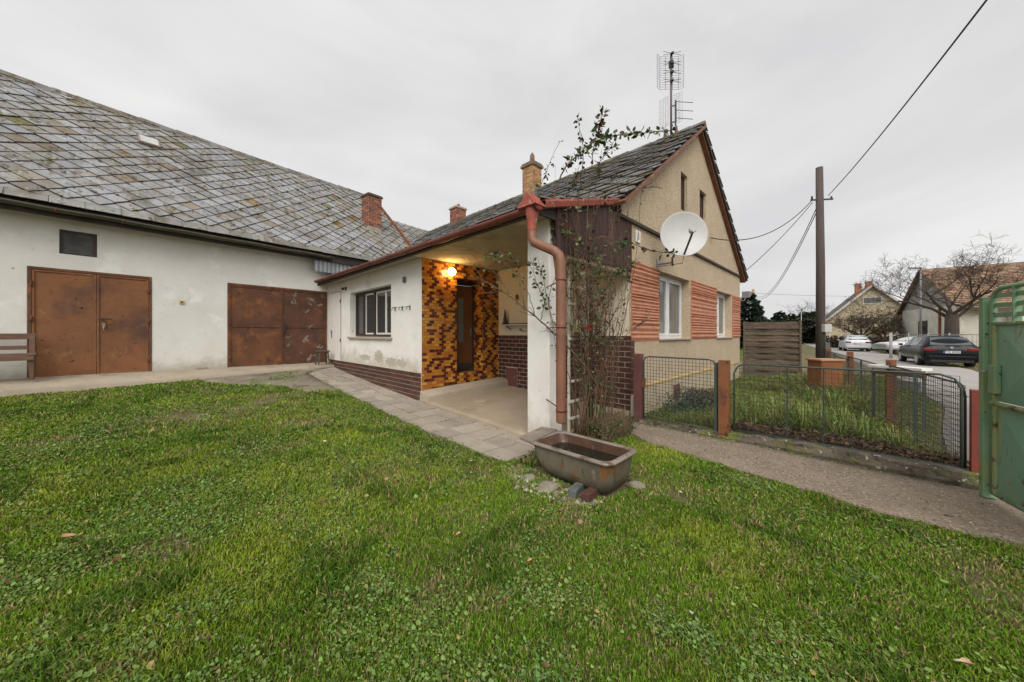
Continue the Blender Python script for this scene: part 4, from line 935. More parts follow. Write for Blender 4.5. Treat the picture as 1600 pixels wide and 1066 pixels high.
# ------------------------------------------------------------------ fences
def mesh_panel(mb, p, q, z0, z1, du, dv, t=.004, sag=0):
    p, q = Vector(p), Vector(q); d = q-p; L_ = d.length; d /= L_
    n = int(L_/du)
    for i in range(n+1):
        a = p+d*(L_*i/n); mb.bar((a.x, a.y, z0), (a.x, a.y, z1), t)
    m = int((z1-z0)/dv)
    for j in range(m+1):
        z = z0+(z1-z0)*j/m; pts = []
        mb.bar((p.x, p.y, z), (q.x, q.y, z), t)
def frame_round(mb, p, q, z0, z1, r=.014, cr=.09):
    p, q = Vector(p), Vector(q); d = (q-p).normalized()
    c = lambda v, z: (v.x, v.y, z)
    pts = [c(p, z0), c(p, z1-cr), c(p+d*cr*.3, z1-cr*.3), c(p+d*cr, z1), c(q-d*cr, z1), c(q-d*cr*.3, z1-cr*.3), c(q, z1-cr), c(q, z0)]
    mb.tube(pts, r, 8); mb.tube([c(p, z0+.02), c(q, z0+.02)], r*.8, 6)
def post(name, mat, a, b, z0, z1, w_, label, parent=None):
    mb = MB(); mb.box(a-w_/2, a+w_/2, b-w_/2, b+w_/2, z0, z1); 
    if parent is not None: return mb.build('post', mat, parent, .004)
gf = thing('garden_fence', 'green wire garden fence with rust brown posts on the mossy kerb', 'fence', (5.8, 1, .1))
for (a, b_, m_, w_, z1, lab) in ((5.85, 2.68, maroon, .13, 1.20, 'maroon steel post at the house corner'), (5.78, 1.34, rust_post, .13, 1.16, 'rusty orange brown post'), (5.80, -.90, red_post, .09, .98, 'red painted end post')):
    mb = MB(); mb.box(a-w_/2, a+w_/2, b_-w_/2, b_+w_/2, -.05, z1); o = mb.build('post', m_, gf, .004); o['label'] = lab
mb = MB(); frame_round(mb, (5.84, 2.58), (5.79, 1.46), .09, 1.16, .011); o = mb.build('gate_frame', pipe_g, gf)
mb = MB(); mb.box(5.76, 5.82, 1.43, 1.47, .05, 1.12); mb.build('gate_stile', pipe_g, gf, .003)
mb = MB(); mesh_panel(mb, (5.84, 2.57), (5.79, 1.47), .11, 1.15, .052, .052, .0046); mb.build('gate_mesh', wire_g, gf)
mb = MB(); mb.box(5.81, 5.87, 2.56, 2.62, .62, .78); mb.bar((5.84, 2.66, .72), (5.84, 2.58, .72), .02); mb.build('latch', rust_b, gf)
mb = MB(); frame_round(mb, (5.80, 1.22), (5.80, -.80), .13, 1.12, .011, .14); mb.build('fence_frame', pipe_g, gf)
mb = MB(); mesh_panel(mb, (5.80, 1.21), (5.80, -.79), .15, 1.11, .056, .056, .0044); mb.build('wire_mesh', wire_g, gf)
for b_ in (.62, .26): 
    mb = MB(); mb.bar((5.84, b_, .1), (5.84, b_, 1.10), .016); mb.build('stake', pipe_g, gf)
mb = MB(); mb.tube([(5.83, 1.2, .16), (5.83, -.8, .15)], .012, 6); mb.tube([(5.82, 1.2, .90), (5.82, -.85, .90)], .004, 4); mb.build('bottom_rail', wire_r, gf)
sf = thing('street_fence', 'rusty wire fence with brown posts along the grey street', 'fence', (8.7, -.5, 0))
pr = None
for t, m_, w_, h_ in ((2.95, rust_post, .12, 1.11), (6.6, rust_post, .13, 1.09), (10.4, rust_post, .12, 1.05)):
    p = Vector((5.78, -.88))+Vector((.99, .14))*t; mb = MB(); mb.box(p.x-w_/2, p.x+w_/2, p.y-w_/2, p.y+w_/2, -.1, h_); mb.build('post', m_, sf, .004)
ps = [Vector((5.80, -.84))+Vector((.99, .14))*t for t in (0.06, 2.88, 3.02, 6.52, 6.68, 10.3, 10.5, 13.4)]
for i in range(0, 8, 2):
    zt = (1.02, .98, .97, .97)[i//2]
    mb = MB(); frame_round(mb, ps[i], ps[i+1], .08, zt, .011, .12); mb.build('fence_frame', pipe_g if i else wire_r, sf)
    mb = MB(); mesh_panel(mb, ps[i], ps[i+1], .1, zt-.01, .056 if i < 2 else .075, .056 if i < 2 else .075, .0048); mb.build('wire_mesh', wire_r, sf)
for t in (1.5, 4.9, 8.6): 
    p = Vector((5.78, -.82))+Vector((.99, .14))*t; mb = MB(); mb.bar((p.x, p.y, .0), (p.x, p.y, .98), .03); mb.build('stake', pipe_g, sf)
# plank rail in front of the red post
a0 = Vector((*cp(1363, 6.1), 0)); a1 = Vector((*cp(1449, 5.35), 0))
pk = thing('plank_rail', 'white board over a grey board on thin green legs inside the garden', 'plank rail', (a0.x, a0.y, 0))
dv_ = (a1-a0).normalized(); nn = Vector((-dv_.y, dv_.x, 0))
mb = MB(); mb.obox((a0+a1)/2+Vector((0, 0, .985)), (a1-a0)/2, nn*.10, Vector((0, 0, .022))); mb.obox((a0+a1)/2+Vector((0, 0, .935)), (a1-a0)/2*.98, nn*.016, Vector((0, 0, .065))); mb.build('white_board', M('flaking_white_board', (.80, .79, .76), (.66, .64, .6), 4, .8), pk, .004)
mb = MB(); mb.bar(a0+Vector((0, 0, .87))-nn*.02, a1+Vector((0, 0, .87))-nn*.02, .03, .045); mb.build('brown_batten', bench_wood, pk)
mb = MB(); mb.obox(a0.lerp(a1, .62)+Vector((0, 0, .72)), (a1-a0)*.27, nn*.012, Vector((0, 0, .055))); mb.build('grey_board', M('grey_board', (.24, .24, .23), (.17, .17, .16), 4, .8), pk, .003)
for t in (.03, .95): 
    q = a0.lerp(a1, t); mb = MB(); mb.bar((q.x, q.y, 0), (q.x, q.y, .94), .035); mb.build('leg', pipe_g, pk)
# wooden screen
p0, p1 = Vector((14.80, 2.80, 0)), Vector((15.27, 1.27, 0)); dd_ = (p1-p0).normalized(); nn = Vector((-dd_.y, dd_.x, 0))
ws = thing('wooden_screen', 'tall dark weathered screen of horizontal overlapping boards at the house corner', 'wooden screen', (15, 2, 0))
mb = MB(); z = .02; i = 0; Lp = (p1-p0).length
while z < 1.98:
    h = random.uniform(.085, .12); mb.cur = jit((1, 1, 1), .28, .05); off = .02 if i % 2 else -.015; rings = []
    for k in range(9):
        q = p0.lerp(p1, k/8); zz = z+.010*pn(Vector((k*.8, z*5, 0))); o_ = off+.014*math.sin(k*1.57+i*3.14)
        c = Vector((q.x, q.y, zz)); rings.append([c+nn*(o_-.012), c+nn*(o_+.012), c+nn*(o_+.012)+Vector((0, 0, h)), c+nn*(o_-.012)+Vector((0, 0, h))])
    mb.loft(rings, True, True, True, smooth=False); z += h+.006; i += 1
mb.build('boards', grey_wood, ws)
for q in (p0, p1): 
    mb = MB(); mb.obox(q+Vector((0, 0, 1.0)), dd_*.03, nn*.055, Vector((0, 0, 1.01))); mb.build('post', grey_wood, ws, .004)
# meter cabinet
q = cp(1289, 8.3); ct = thing('meter_cabinet', 'orange brown electricity meter cabinet on a low concrete base', 'meter cabinet', (q[0], q[1], 0), R(-12), world=False)
bx('base', concrete, ct, (-.24, .24, -.16, .16, -.05, .24), bevel=.01)
mb = MB(); mb.box(-.26, .26, -.19, .19, .24, .90); mb.build('case', cabinet_m, ct, .01)
ct.rotation_euler = (0, 0, R(-45))
bx('lid', M('faded_cabinet_lid', (.42, .22, .13), (.36, .17, .09), 4, .7), ct, (-.29, .29, -.22, .22, .90, .945), bevel=.008)
bx('door', cabinet_m, ct, (-.23, .23, -.20, -.191, .27, .87), bevel=.003)

# ------------------------------------------------------------------ green gate
G0 = Vector((5.40, -.905)); G1 = G0+Vector((-.96, -.27)).normalized()*1.9; gd = (G1-G0).normalized(); gn = Vector((-gd.y, gd.x))
gg = thing('metal_gate', 'rust streaked green metal gate leaf standing open at the path', 'gate', (G0.x, G0.y, 0))
def gp(u, z, d=0): p = G0+gd*u+gn*d; return Vector((p.x, p.y, z))
v3 = lambda v: Vector((v.x, v.y, 0)); UZ = Vector((0, 0, 1))
mb = MB(); mb.obox(gp(-.02, .95), v3(gd)*.03, v3(gn)*.045, UZ*.93); mb.obox(gp(-.02, 1.885), v3(gd)*.034, v3(gn)*.05, UZ*.006); mb.build('gate_post', gate_g, gg, .005)
mb = MB(); mb.tube([gp(.045, .10), gp(.045, 1.82), gp(.055, 1.89), gp(.09, 1.94), gp(.16, 1.965), gp(1.9, 1.975)], .021, 10); mb.tube([gp(.04, .085), gp(1.9, .085)], .020, 10); mb.tube([gp(.045, 1.64), gp(1.9, 1.64)], .020, 10); mb.build('pipe_frame', gate_g, gg)
mb = MB(); mb.obox(gp(.085, .86, -.004), v3(gd)*.018, v3(gn)*.014, UZ*.77); mb.build('stile', gate_y, gg, .003)
mb = MB(); mb.tube([gp(.09, .92, -.03), gp(1.9, .92, -.03)], .022, 10); mb.build('middle_bar', gate_y, gg)
for (z0, z1) in ((.105, .90), (.94, 1.62)):
    mb = MB(); u0, u1 = .10, .98; cu, cz_ = (u0+u1)/2, (z0+z1)/2
    for (u0, u1) in ((.10, .98), (.99, 1.88)):
        cu = (u0+u1)/2; cc = gp(cu, cz_, -.05); E_ = [gp(u0, z0), gp(u1, z0), gp(u1, z1), gp(u0, z1)]; I_ = [gp(cu-.02, cz_-.02, -.045), gp(cu+.02, cz_-.02, -.045), gp(cu+.02, cz_+.02, -.045), gp(cu-.02, cz_+.02, -.045)]
        for i in range(4): mb.poly([E_[i], E_[(i+1) % 4], I_[(i+1) % 4], I_[i]])
        mb.poly(I_); mb.poly([e+v3(gn)*.004 for e in E_[::-1]])
    mb.build('sheet_panel', gate_p, gg)
mb = MB()
for z in (1.72, 1.81, 1.895): mb.bar(gp(.06, z), gp(1.9, z), .006, .040)
mb.build('top_slats', gate_g, gg)
for u_ in (.32, .92): mb = MB(); mb.bar(gp(u_, 1.64), gp(u_, 1.96), .012, .05, up=v3(gn)); mb.build('top_upright', gate_g, gg)
mb = MB(); mb.obox(gp(.125, 1.14, -.03), v3(gd)*.042, v3(gn)*.022, UZ*.13); lk = mb.build('lock_box', gate_g, gg, .006)
mb = MB(); mb.tube([gp(.07, 1.20, -.055), gp(-.0, 1.20, -.075), gp(-.05, 1.205, -.07)], .006, 6); mb.build('latch_pin', steel, lk)

# ------------------------------------------------------------------ trellis, bed fence, rose
tr = thing('trellis', 'old white painted wooden trellis behind the rose bush', 'trellis', (4.3, 2.98, 0))
for a in (4.16, 4.58): 
    mb = MB(); mb.box(a-.015, a+.015, 2.955, 2.985, .05, 2.55); mb.build('upright', M('flaking_white_wood', (.58, .56, .48), (.42, .38, .30), 7, .8), tr)
for z in (2.25, 2.0, 1.48, .85, .55, .30):
    mb = MB(); mb.box(4.12, 4.64, 2.935, 2.953, z-.018, z+.018); mb.build('rung', MATS['flaking_white_wood'], tr)
mb = MB(); mb.tube([(4.78, 2.98, 0), (4.79, 2.98, 2.5)], .035, 8); tag(mb.build('support_post', grey_wood), 'grey wooden post behind the rose bush below the boards', 'post')
bf = thing('bed_fence', 'low rusty wire fence around the rose bed', 'fence', (4.9, 2.5, 0))
mb = MB(); mesh_panel(mb, (4.30, 2.50), (5.02, 2.44), .02, .34, .035, .08, .004); mesh_panel(mb, (5.02, 2.44), (5.30, 2.80), .02, .34, .035, .08, .004); mb.build('wire_mesh', M('tan_wire', (.26, .17, .11), (.16, .11, .08), 6, .8), bf)

def leafq(mb, p, d, size, col, roll=None):
    d = Vector(d).normalized(); u = Vector((random.uniform(-1, 1), random.uniform(-1, 1), random.uniform(-1, 1))); a = d.cross(u)
    if a.length < .05: a = d.cross(Vector((1, 0, 0)))
    a.normalize(); n = d.cross(a); mb.cur = col; p = Vector(p); w_ = size*.36
    k = len(mb.v)
    mb.v += [tuple(p), tuple(p+d*size*.30+a*w_*.85+n*size*.03), tuple(p+d*size*.65+a*w_*.75+n*size*.02), tuple(p+d*size-n*size*.12), tuple(p+d*size*.65-a*w_*.75+n*size*.02), tuple(p+d*size*.30-a*w_*.85+n*size*.03), tuple(p+d*size*.5-n*size*.06)]
    for i in range(6): mb.face((k+i, k+(i+1) % 6, k+6), False)
def spline(pts, n=6):
    out = []; P = [Vector(p) for p in pts]; P = [P[0]*2-P[1]]+P+[P[-1]*2-P[-2]]
    for i in range(1, len(P)-2):
        for k in range(n):
            t = k/n; a, b, c, d = P[i-1:i+3]
            out.append(.5*((2*b)+(-a+c)*t+(2*a-5*b+4*c-d)*t*t+(-a+3*b-3*c+d)*t**3))
    out.append(P[-2]); return out
rose = thing('rose_bush', 'tall thorny climbing rose with few leaves beside the downpipe', 'rose bush', (4.75, 2.60, 0))
ms, ml = MB(), MB(); GR = [(.07, .11, .04), (.11, .16, .055), (.05, .09, .04), (.15, .18, .07)]; RD = [(.13, .045, .04), (.16, .08, .05)]
rs = random.Random(11)
def stem(pts, r0, r1, leaves=0, size=.05, red=0, start=.2, twigs=0, tl=.2, up=0):
    S = spline(pts, 6); n = len(S)
    for i in range(1, n-1): S[i] += Vector((rs.uniform(-1, 1), rs.uniform(-1, 1), rs.uniform(-1, 1)))*.008
    ms.tube(S, [1.4*(r0+(r1-r0)*i/(n-1)) for i in range(n)], 5)
    for _ in range(leaves):
        i = rs.randint(int(n*start), n-1); 
        d = Vector((rs.uniform(-1, 1), rs.uniform(-1, 1), rs.uniform(-.8, .5)+up)).normalized(); p = S[i]+d*.025
        ms.tube([S[i], p], .0015, 3, cap=False)
        leafq(ml, p, d, size*rs.uniform(.8, 1.5), jit(rs.choice(RD if rs.random() < red else GR), .2))
    for _ in range(twigs):
        i = rs.randint(int(n*start), n-2); d = (S[min(i+2, n-1)]-S[max(i-2, 0)]).normalized()+Vector((rs.uniform(-1, 1), rs.uniform(-1, 1), rs.uniform(-.5, .8)))*.9; d.normalize()
        L_ = tl*rs.uniform(.4, 1.2); q = S[i]+d*L_*.5+Vector((0, 0, rs.uniform(-.02, .03))); e = S[i]+d*L_+Vector((0, 0, rs.uniform(-.05, .08)))
        ms.tube([S[i], q, e], [.0042, .0034, .002], 4)
        if rs.random() < .35: ms.ball(tuple(e), .009, 6)
    return S
def PT(*l): return [C3(*p) for p in l]
base = (922, 685, 5.2)
stem(PT((905, 690, 5.15), (893, 600, 5.1), (880, 500, 5.0), (866, 400, 4.9), (864, 320, 4.8), (880, 268, 4.75), (905, 240, 4.7), (930, 221, 4.65), (960, 212, 4.6), (1000, 208, 4.6), (1048, 204, 4.6)), .011, .004, 120, .075, .12, .5, 12, .14)
stem(PT((925, 690, 5.2), (920, 560, 5.1), (916, 420, 5.0), (920, 300, 4.95), (928, 230, 4.9), (936, 200, 4.85), (942, 174, 4.85)), .009, .002, 80, .06, .45, .6, 8, .12)
stem(PT((915, 690, 5.2), (908, 560, 5.1), (900, 420, 5.0), (905, 300, 4.95), (912, 240, 4.9), (903, 186, 4.85)), .008, .002, 50, .055, .35, .6, 5, .1)
stem(PT((842, 330, 4.8), (838, 312, 4.8), (846, 288, 4.8), (856, 262, 4.8), (874, 222, 4.8)), .004, .002, 22, .05, .3, .15)
stem(PT((932, 690, 5.2), (938, 620, 5.15), (915, 575, 5.0), (880, 535, 4.85), (850, 507, 4.75), (822, 483, 4.7), (785, 455, 4.7), (742, 432, 4.7)), .013, .003, 14, .045, .1, .4, 16, .3)
stem(PT((785, 455, 4.7), (760, 458, 4.7), (748, 448, 4.7)), .004, .002, 0, twigs=3, tl=.12); stem(PT((800, 466, 4.7), (775, 428, 4.7), (755, 415, 4.7)), .004, .002, 8, .04, 0, .3, 4, .15)
stem(PT((820, 480, 4.7), (812, 440, 4.7), (806, 405, 4.75), (770, 396, 4.8)), .004, .002, 22, .05, .1, .4, 4, .15)
stem(PT((880, 440, 4.9), (905, 400, 4.95), (930, 372, 4.9), (960, 372, 4.8), (990, 382, 4.75), (1018, 392, 4.7), (1052, 396, 4.7)), .005, .003, 26, .065, .3, .55, 4, .12)
stem(PT((940, 470, 5.1), (955, 360, 5.1), (975, 318, 5.1), (1000, 296, 5.0), (1030, 292, 5.0)), .004, .0015, 3, .04, 1, .7, 4, .2)
stem(PT((935, 600, 5.1), (955, 560, 5.05), (975, 527, 5.0), (1005, 502, 5.0), (1020, 480, 5.0)), .006, .002, 4, .04, .3, .5, 8, .2)
stem(PT((930, 560, 5.1), (950, 510, 5.1), (970, 470, 5.05), (985, 428, 5.0)), .006, .002, 3, .04, .3, .5, 8, .2)
stem(PT((905, 640, 5.1), (880, 560, 4.9), (862, 500, 4.8), (850, 440, 4.75), (845, 420, 4.75)), .005, .002, 26, .05, .05, .3, 5, .15)
stem(PT((868, 430, 4.8), (858, 470, 4.75), (868, 540, 4.8), (878, 600, 4.85)), .004, .002, 18, .045, .1, .1, 3, .12)
for i in range(56):
    bx_ = rs.uniform(890, 955); tx_ = 905+(bx_-918)*rs.uniform(1.0, 2.4)+rs.uniform(-26, 30); ty_ = rs.choice([rs.uniform(255, 330), rs.uniform(318, 400), rs.uniform(360, 440), rs.uniform(400, 520)]); Yb = rs.uniform(5.0, 5.5); Yt = Yb-rs.uniform(.0, .35)
    stem([C3(bx_, 522+F*1.52/Yb, Yb), C3(bx_+(tx_-bx_)*.3+rs.uniform(-14, 14), 570+rs.uniform(-25, 25), Yb), C3(bx_+(tx_-bx_)*.65+rs.uniform(-15, 15), (560+ty_)/2, (Yb+Yt)/2), C3(tx_, ty_, Yt)], rs.uniform(.003, .0075), .0012, rs.randint(6, 22), .042, .2, .2, rs.randint(4, 10), .22)
for L_ in ([(880, 420, 4.9), (868, 380, 4.85), (872, 345, 4.8), (890, 325, 4.8), (912, 330, 4.8)], [(895, 470, 4.95), (905, 420, 4.9), (898, 372, 4.85), (878, 355, 4.8)], [(900, 500, 5.0), (925, 440, 4.95), (935, 405, 4.9), (915, 378, 4.85)],
           [(835, 490, 4.75), (822, 450, 4.75), (800, 420, 4.75), (772, 402, 4.75), (758, 395, 4.75)], [(845, 500, 4.8), (850, 470, 4.8), (838, 440, 4.75), (832, 410, 4.75)], [(905, 430, 4.95), (925, 350, 4.9), (948, 300, 4.85), (962, 270, 4.85)],
           [(895, 430, 4.95), (885, 330, 4.9), (893, 290, 4.85), (905, 268, 4.85)], [(940, 470, 5.05), (958, 430, 5.0), (975, 418, 5.0), (1000, 402, 4.95)], [(930, 300, 4.9), (935, 262, 4.85), (948, 238, 4.85), (965, 225, 4.8)]):
    stem(PT(*L_), .0045, .0018, 34, .055, .12, .25, 6, .16)
for i in range(26):
    x0_ = rs.uniform(880, 960); y0_ = rs.uniform(420, 600); dx_ = rs.uniform(-75, 75); stem(PT((x0_, y0_, 5.05), (x0_+dx_*.4, y0_-rs.uniform(15, 50), 5.0), (x0_+dx_, y0_-rs.uniform(10, 90), 4.9)), .003, .0012, rs.randint(0, 10), .042, .25, .2, 4, .18)
ms.build('stems', stem_m, rose); ml.build('leaves', leaf_m, rose)
for (px, py, Y) in ((883, 351, 4.75), (917, 513, 4.95), (926, 511, 4.95), (920, 516, 4.9)):
    mb = MB(); c = C3(px, py, Y)
    for k in range(14): 
        t = k*2.4; r_ = .008+.0018*k; leafq(mb, c+Vector((math.cos(t)*r_*.4, math.sin(t)*r_*.4, 0)), (math.cos(t), math.sin(t), .9-k*.07), .035, jit((.42, .035, .045), .25))
    mb.build('rose_flower', leaf_m, rose)
# dry tangle at its foot
mb = MB(); ml = MB()
for i in range(520):
    a = random.uniform(4.30, 5.35); b_ = random.uniform(2.42, 2.92)
    if b_ < 2.42+(.3 if a > 5.05 else 0): continue
    h = random.uniform(.12, .42)*(1.2-.25*abs(a-4.7)); d = Vector((random.uniform(-.6, .6), random.uniform(-.6, .6), 1)).normalized()
    p = Vector((a, b_, 0)); q = p+d*h*.6; e = p+d*h+Vector((random.uniform(-.1, .1), random.uniform(-.1, .1), -.04)); mb.cur = jit(random.choice([(.20, .15, .075), (.13, .09, .045), (.08, .10, .03), (.27, .21, .12)]), .2)
    mb.tube([p, q, e], [.0025, .002, .001], 3, cap=False)
for i in range(900):
    a = random.uniform(4.30, 5.35); b_ = random.uniform(2.42, 2.92); z = random.uniform(.0, .26)
    leafq(mb, (a, b_, z), (random.uniform(-1, 1), random.uniform(-1, 1), random.uniform(-.2, .8)), random.uniform(.025, .05), jit(random.choice([(.05, .075, .02), (.08, .11, .03), (.12, .08, .04), (.09, .13, .03)]), .25))
tag(mb.build('undergrowth', leaf_m), 'dry stems and weeds tangled around the foot of the rose', 'weeds', kind='stuff')

# ------------------------------------------------------------------ poles, wires, street lamps
pq = cp(1282, 12.4); up_ = thing('utility_pole', 'tall brown wooden utility pole with wires behind the meter cabinet', 'utility pole', (pq[0], pq[1], 0))
mb = MB(); mb.tube([(pq[0], pq[1], -.1), (pq[0], pq[1], 4), (pq[0]-.03, pq[1]+.03, cz(262, 12.4))], [.14, .128, .105], 14); mb.build('pole', pole_m, up_)
mb = MB(); mb.obox((pq[0]+.02, pq[1]-.12, .6), (.08, .08, 0), (-.06, .06, 0), (0, 0, .65)); mb.build('concrete_stub', M('dark_concrete', (.10, .11, .10), (.07, .08, .075), 5, .9), up_)
mb = MB(); mb.obox((pq[0]-.08, pq[1]-.17, 1.76), (.09, -.09, 0), (.05, .05, 0), (0, 0, .14)); mb.build('box', plain('box_grey', (.50, .50, .47), .5), up_, .01)
mb = MB(); mb.tube([(pq[0]-.02, pq[1]-.2, 1.6), (pq[0]-.1, pq[1]-.26, 1.45), (pq[0]-.02, pq[1]-.22, 1.38)], .015, 6); mb.tube([(pq[0]+.12, pq[1]-.12, 1.3), (pq[0]+.11, pq[1]-.11, 4.4)], .018, 6); mb.build('conduit', plain('white_conduit', (.6, .6, .58), .5), up_)
wz = cz(312, 12.4); mb = MB(); mb.bar((pq[0]-.25, pq[1]+.25, wz-.02), (pq[0]+.32, pq[1]-.32, wz+.02), .04, .05)
for s_ in (-.22, .28): mb.tube([(pq[0]+s_, pq[1]-s_, wz), (pq[0]+s_, pq[1]-s_, wz+.12)], .03, 8)
mb.build('cross_arm', dark_steel, up_)
def wire(name, p, q, sag, r, label):
    pts = [Vector(p).lerp(Vector(q), i/20)-Vector((0, 0, sag*4*(i/20)*(1-i/20))) for i in range(21)]
    mb = MB(); mb.tube(pts, r, 5); return tag(mb.build(name, blk), label, 'cable')
P_ = Vector((pq[0], pq[1], 0))
wire('cable', P_+Vector((-.2, .2, wz)), (10.9, 2.86, 4.30), .55, .014, 'sagging black cable from the utility pole to the beige gable')
wire('cable', P_+Vector((-.2, .2, wz-.1)), (14.9, 2.9, 3.75), .12, .012, 'thin black cable from the utility pole down to the right eave')
f_ = C3(1177, 457, 40)
wire('cable', P_+Vector((-.1, .1, wz-.3)), f_, 1.6, .014, 'upper of the two cables from the utility pole to the ochre post')
wire('cable', P_+Vector((-.1, .1, wz-.45)), f_-Vector((0, 0, .2)), 1.6, .014, 'lower of the two cables from the utility pole to the ochre post')
wire('cable', P_+Vector((.2, -.2, wz+.15)), C3(1660, -155, 3.2), .12, .013, 'black cable rising from the utility pole to the top right of the sky')
wire('cable', f_-Vector((0, 0, .1)), C3(1345, 463, 48), .1, .015, 'thin level cable from the ochre post to the beige gabled house')
yp = cp(1177, 40); mb = MB(); mb.tube([(yp[0], yp[1], -.1), (yp[0], yp[1], cz(452, 40))], .14, 8); tag(mb.build('cable_post', ylw_post), 'ochre post in front of the dark conifer', 'post')
def street_lamp(px, Y, ytop, r, arm, label, armpx):
    a, b = cp(px, Y); zt = cz(ytop, Y); o = thing('street_lamp', label, 'street lamp', (a, b, -.05), group='street lamps along the road')
    mb = MB(); mb.tube([(a, b, -.1), (a, b, zt*.5), (a, b, zt)], [r, r*.85, r*.6], 10); mb.build('pole', steel, o)
    d = Vector((-1, 1, 0)).normalized(); e = Vector((a, b, zt)); mb = MB(); mb.bar(e-d*.1, e+d*arm, .16, .07); mb.build('lamp_head', plain('lamp_head_grey', (.22, .23, .25), .4), o, .01)
street_lamp(1438.5, 22.9, 419, .065, .80, 'tall grey street lamp with flat head in front of the white house', 18)
street_lamp(1252, 54, 485, .09, .7, 'distant thin street lamp left of the utility pole', 6)

# ------------------------------------------------------------------ cars
def wagon(name, label, px, Y, rot, paint, Lc=4.8, W=1.84, Hh=1.47, plate=None, z=-.03, roofrail=True, detail=True, tall=1):
    a, b = cp(px, Y); o = thing(name, label, 'car', (a, b, z), rot, world=False)
    hw = W/2
    # x: 0 rear .. Lc front ; stations (x, width factor, belt z, roof z, roof half-width)
    ST = [(0.0, .86, .62, .64, .70), (.03, .94, .86, .90, .74), (.10, .97, .97, 1.02, .78), (.30, .985, .98, 1.24, .68), (.55, 1, .975, Hh-.07, .66), (.9, 1, .97, Hh-.02, .68), (1.6, 1, .95, Hh, .70), (2.3, 1, .93, Hh-.01, .70), (2.85, 1, .92, Hh-.07, .68),
          (3.35, 1, .92, 1.20, .72), (3.72, .99, .92, .98, .80), (4.2, .97, .84, .88, .78), (4.6, .90, .72, .76, .70), (Lc, .78, .56, .60, .60)]
    k = Lc/4.8
    def sec(s):
        x, wf, bz, rz__, rw = s; x *= k if x < Lc else 1; w_ = hw*wf; zb_ = .24+(.10 if x < .05 or x > Lc-.1 else 0)
        return [(x, w_*.90, zb_), (x, w_*.99, zb_+.14), (x, w_, .50), (x, w_*.985, (bz+.5)/2), (x, w_*.955, bz), (x, hw*rw*1.03, max(bz+.01, rz__-.05)), (x, hw*rw*.9, rz__), (x, hw*rw*.45, rz__+.018), (x, 0, rz__+.024)]
    mb = MB(); rings = []
    for s in ST:
        h = sec(s); rings.append(h+[(p[0], -p[1], p[2]) for p in h[-2::-1]])
    mb.loft(rings, True, True, True); body = mb.build('body', paint, o)
    # side glass
    for side in (1, -1):
        for (i0, i1, f0, f1) in ((3, 5, .25, .95), (5, 7, .06, .95), (7, 9, .05, .80)):
            A, B_ = sec(ST[i0]), sec(ST[i1])
            def pt(S, t, ff): p, q = Vector(S[4]), Vector(S[5]); v = p.lerp(q, t); return v
            lo0, hi0, lo1, hi1 = pt(A, .08, 0), pt(A, .92, 0), pt(B_, .08, 0), pt(B_, .92, 0)
            P = [lo0.lerp(lo1, f0), lo0.lerp(lo1, f1), hi0.lerp(hi1, f1), hi0.lerp(hi1, f0)]
            ex = Vector((0, .014, .006)); P = [Vector((p.x, p.y*1, p.z))+ex for p in P]; P = [Vector((p.x, side*p.y, p.z)) for p in P]
            m2 = MB(); m2.poly(P if side < 0 else P[::-1]); m2.build('side_window', carglass, o)
    def topglass(i0, i1, f0, f1, nm):
        A, B_ = sec(ST[i0]), sec(ST[i1]); m2 = MB(); P = []
        for S_, f in ((A, f0), (B_, f1)):
            pass
        q = [Vector(A[6]).lerp(Vector(B_[6]), f) for f in (f0, f1)]; n = Vector((-(B_[6][2]-A[6][2]), 0, B_[6][0]-A[6][0])).normalized()
        m2.poly([q[0]+n*.03, q[1]+n*.03, Vector((q[1].x, -q[1].y, q[1].z))+n*.03, Vector((q[0].x, -q[0].y, q[0].z))+n*.03]); m2.build(nm, carglass, o)
    topglass(2, 4, .03, .97, 'rear_window'); topglass(8, 10, .06, .97, 'windscreen')
    # wheels
    for x in (.95*k, 3.83*k):
        for side in (1, -1):
            m2 = MB(); m2.tube([(x, side*(hw-.24), .32), (x, side*(hw-.015), .32)], .325, 22); wh = m2.build('wheel', tyre, o)
            m2 = MB(); m2.tube([(x, side*(hw-.03), .32), (x, side*(hw-.002), .32)], .22, 18); m2.build('rim', alloy, wh)
            m2 = MB(); m2.tube([(x, side*(hw*.9), .34), (x, side*(hw+.004), .34)], .375, 22); 
    m2 = MB(); m2.box(-.035, .0, -hw*.80, hw*.80, .34, .52); m2.build('bumper', paint, o, .02)
    m2 = MB(); m2.box(-.03, .02, -hw*.72, hw*.72, .22, .335); m2.build('lower_bumper', blk, o, .01)
    for side in (1, -1):
        m2 = MB(); y0, y1 = sorted((side*hw*.52, side*hw*.93)); m2.hexa([(-.005, y0, .80), (-.005, y1, .74), (.22, side*hw*1.0 if side > 0 else y1, .78), (.1, y0 if side > 0 else side*hw*1.0, .80), (.01, y0, .90), (.01, y1, .92), (.25, side*hw*1.0 if side > 0 else y1, .92), (.14, y0 if side > 0 else side*hw*1.0, .90)]) if False else m2.box(-.012, .16, y0, y1, .76, .90)
        m2.build('tail_light', redlamp, o, .02)
        m2 = MB(); m2.box(3.05*k, 3.2*k, side*(hw+.02) if side > 0 else side*(hw+.16), side*(hw+.16) if side > 0 else side*(hw+.02), .95, 1.06); m2.build('mirror', paint, o, .02)
        if roofrail: m2 = MB(); m2.tube([(.8, side*hw*.64, Hh+.0), (1.0, side*hw*.64, Hh+.045), (2.6, side*hw*.64, Hh+.035), (2.8, side*hw*.64, Hh-.04)], .014, 6); m2.build('roof_rail', alloy, o)
    m2 = MB(); m2.box(-.024, -.0, -.26, .26, .66 if plate != '' else .6, .77); pl = m2.build('number_plate', platem, o)
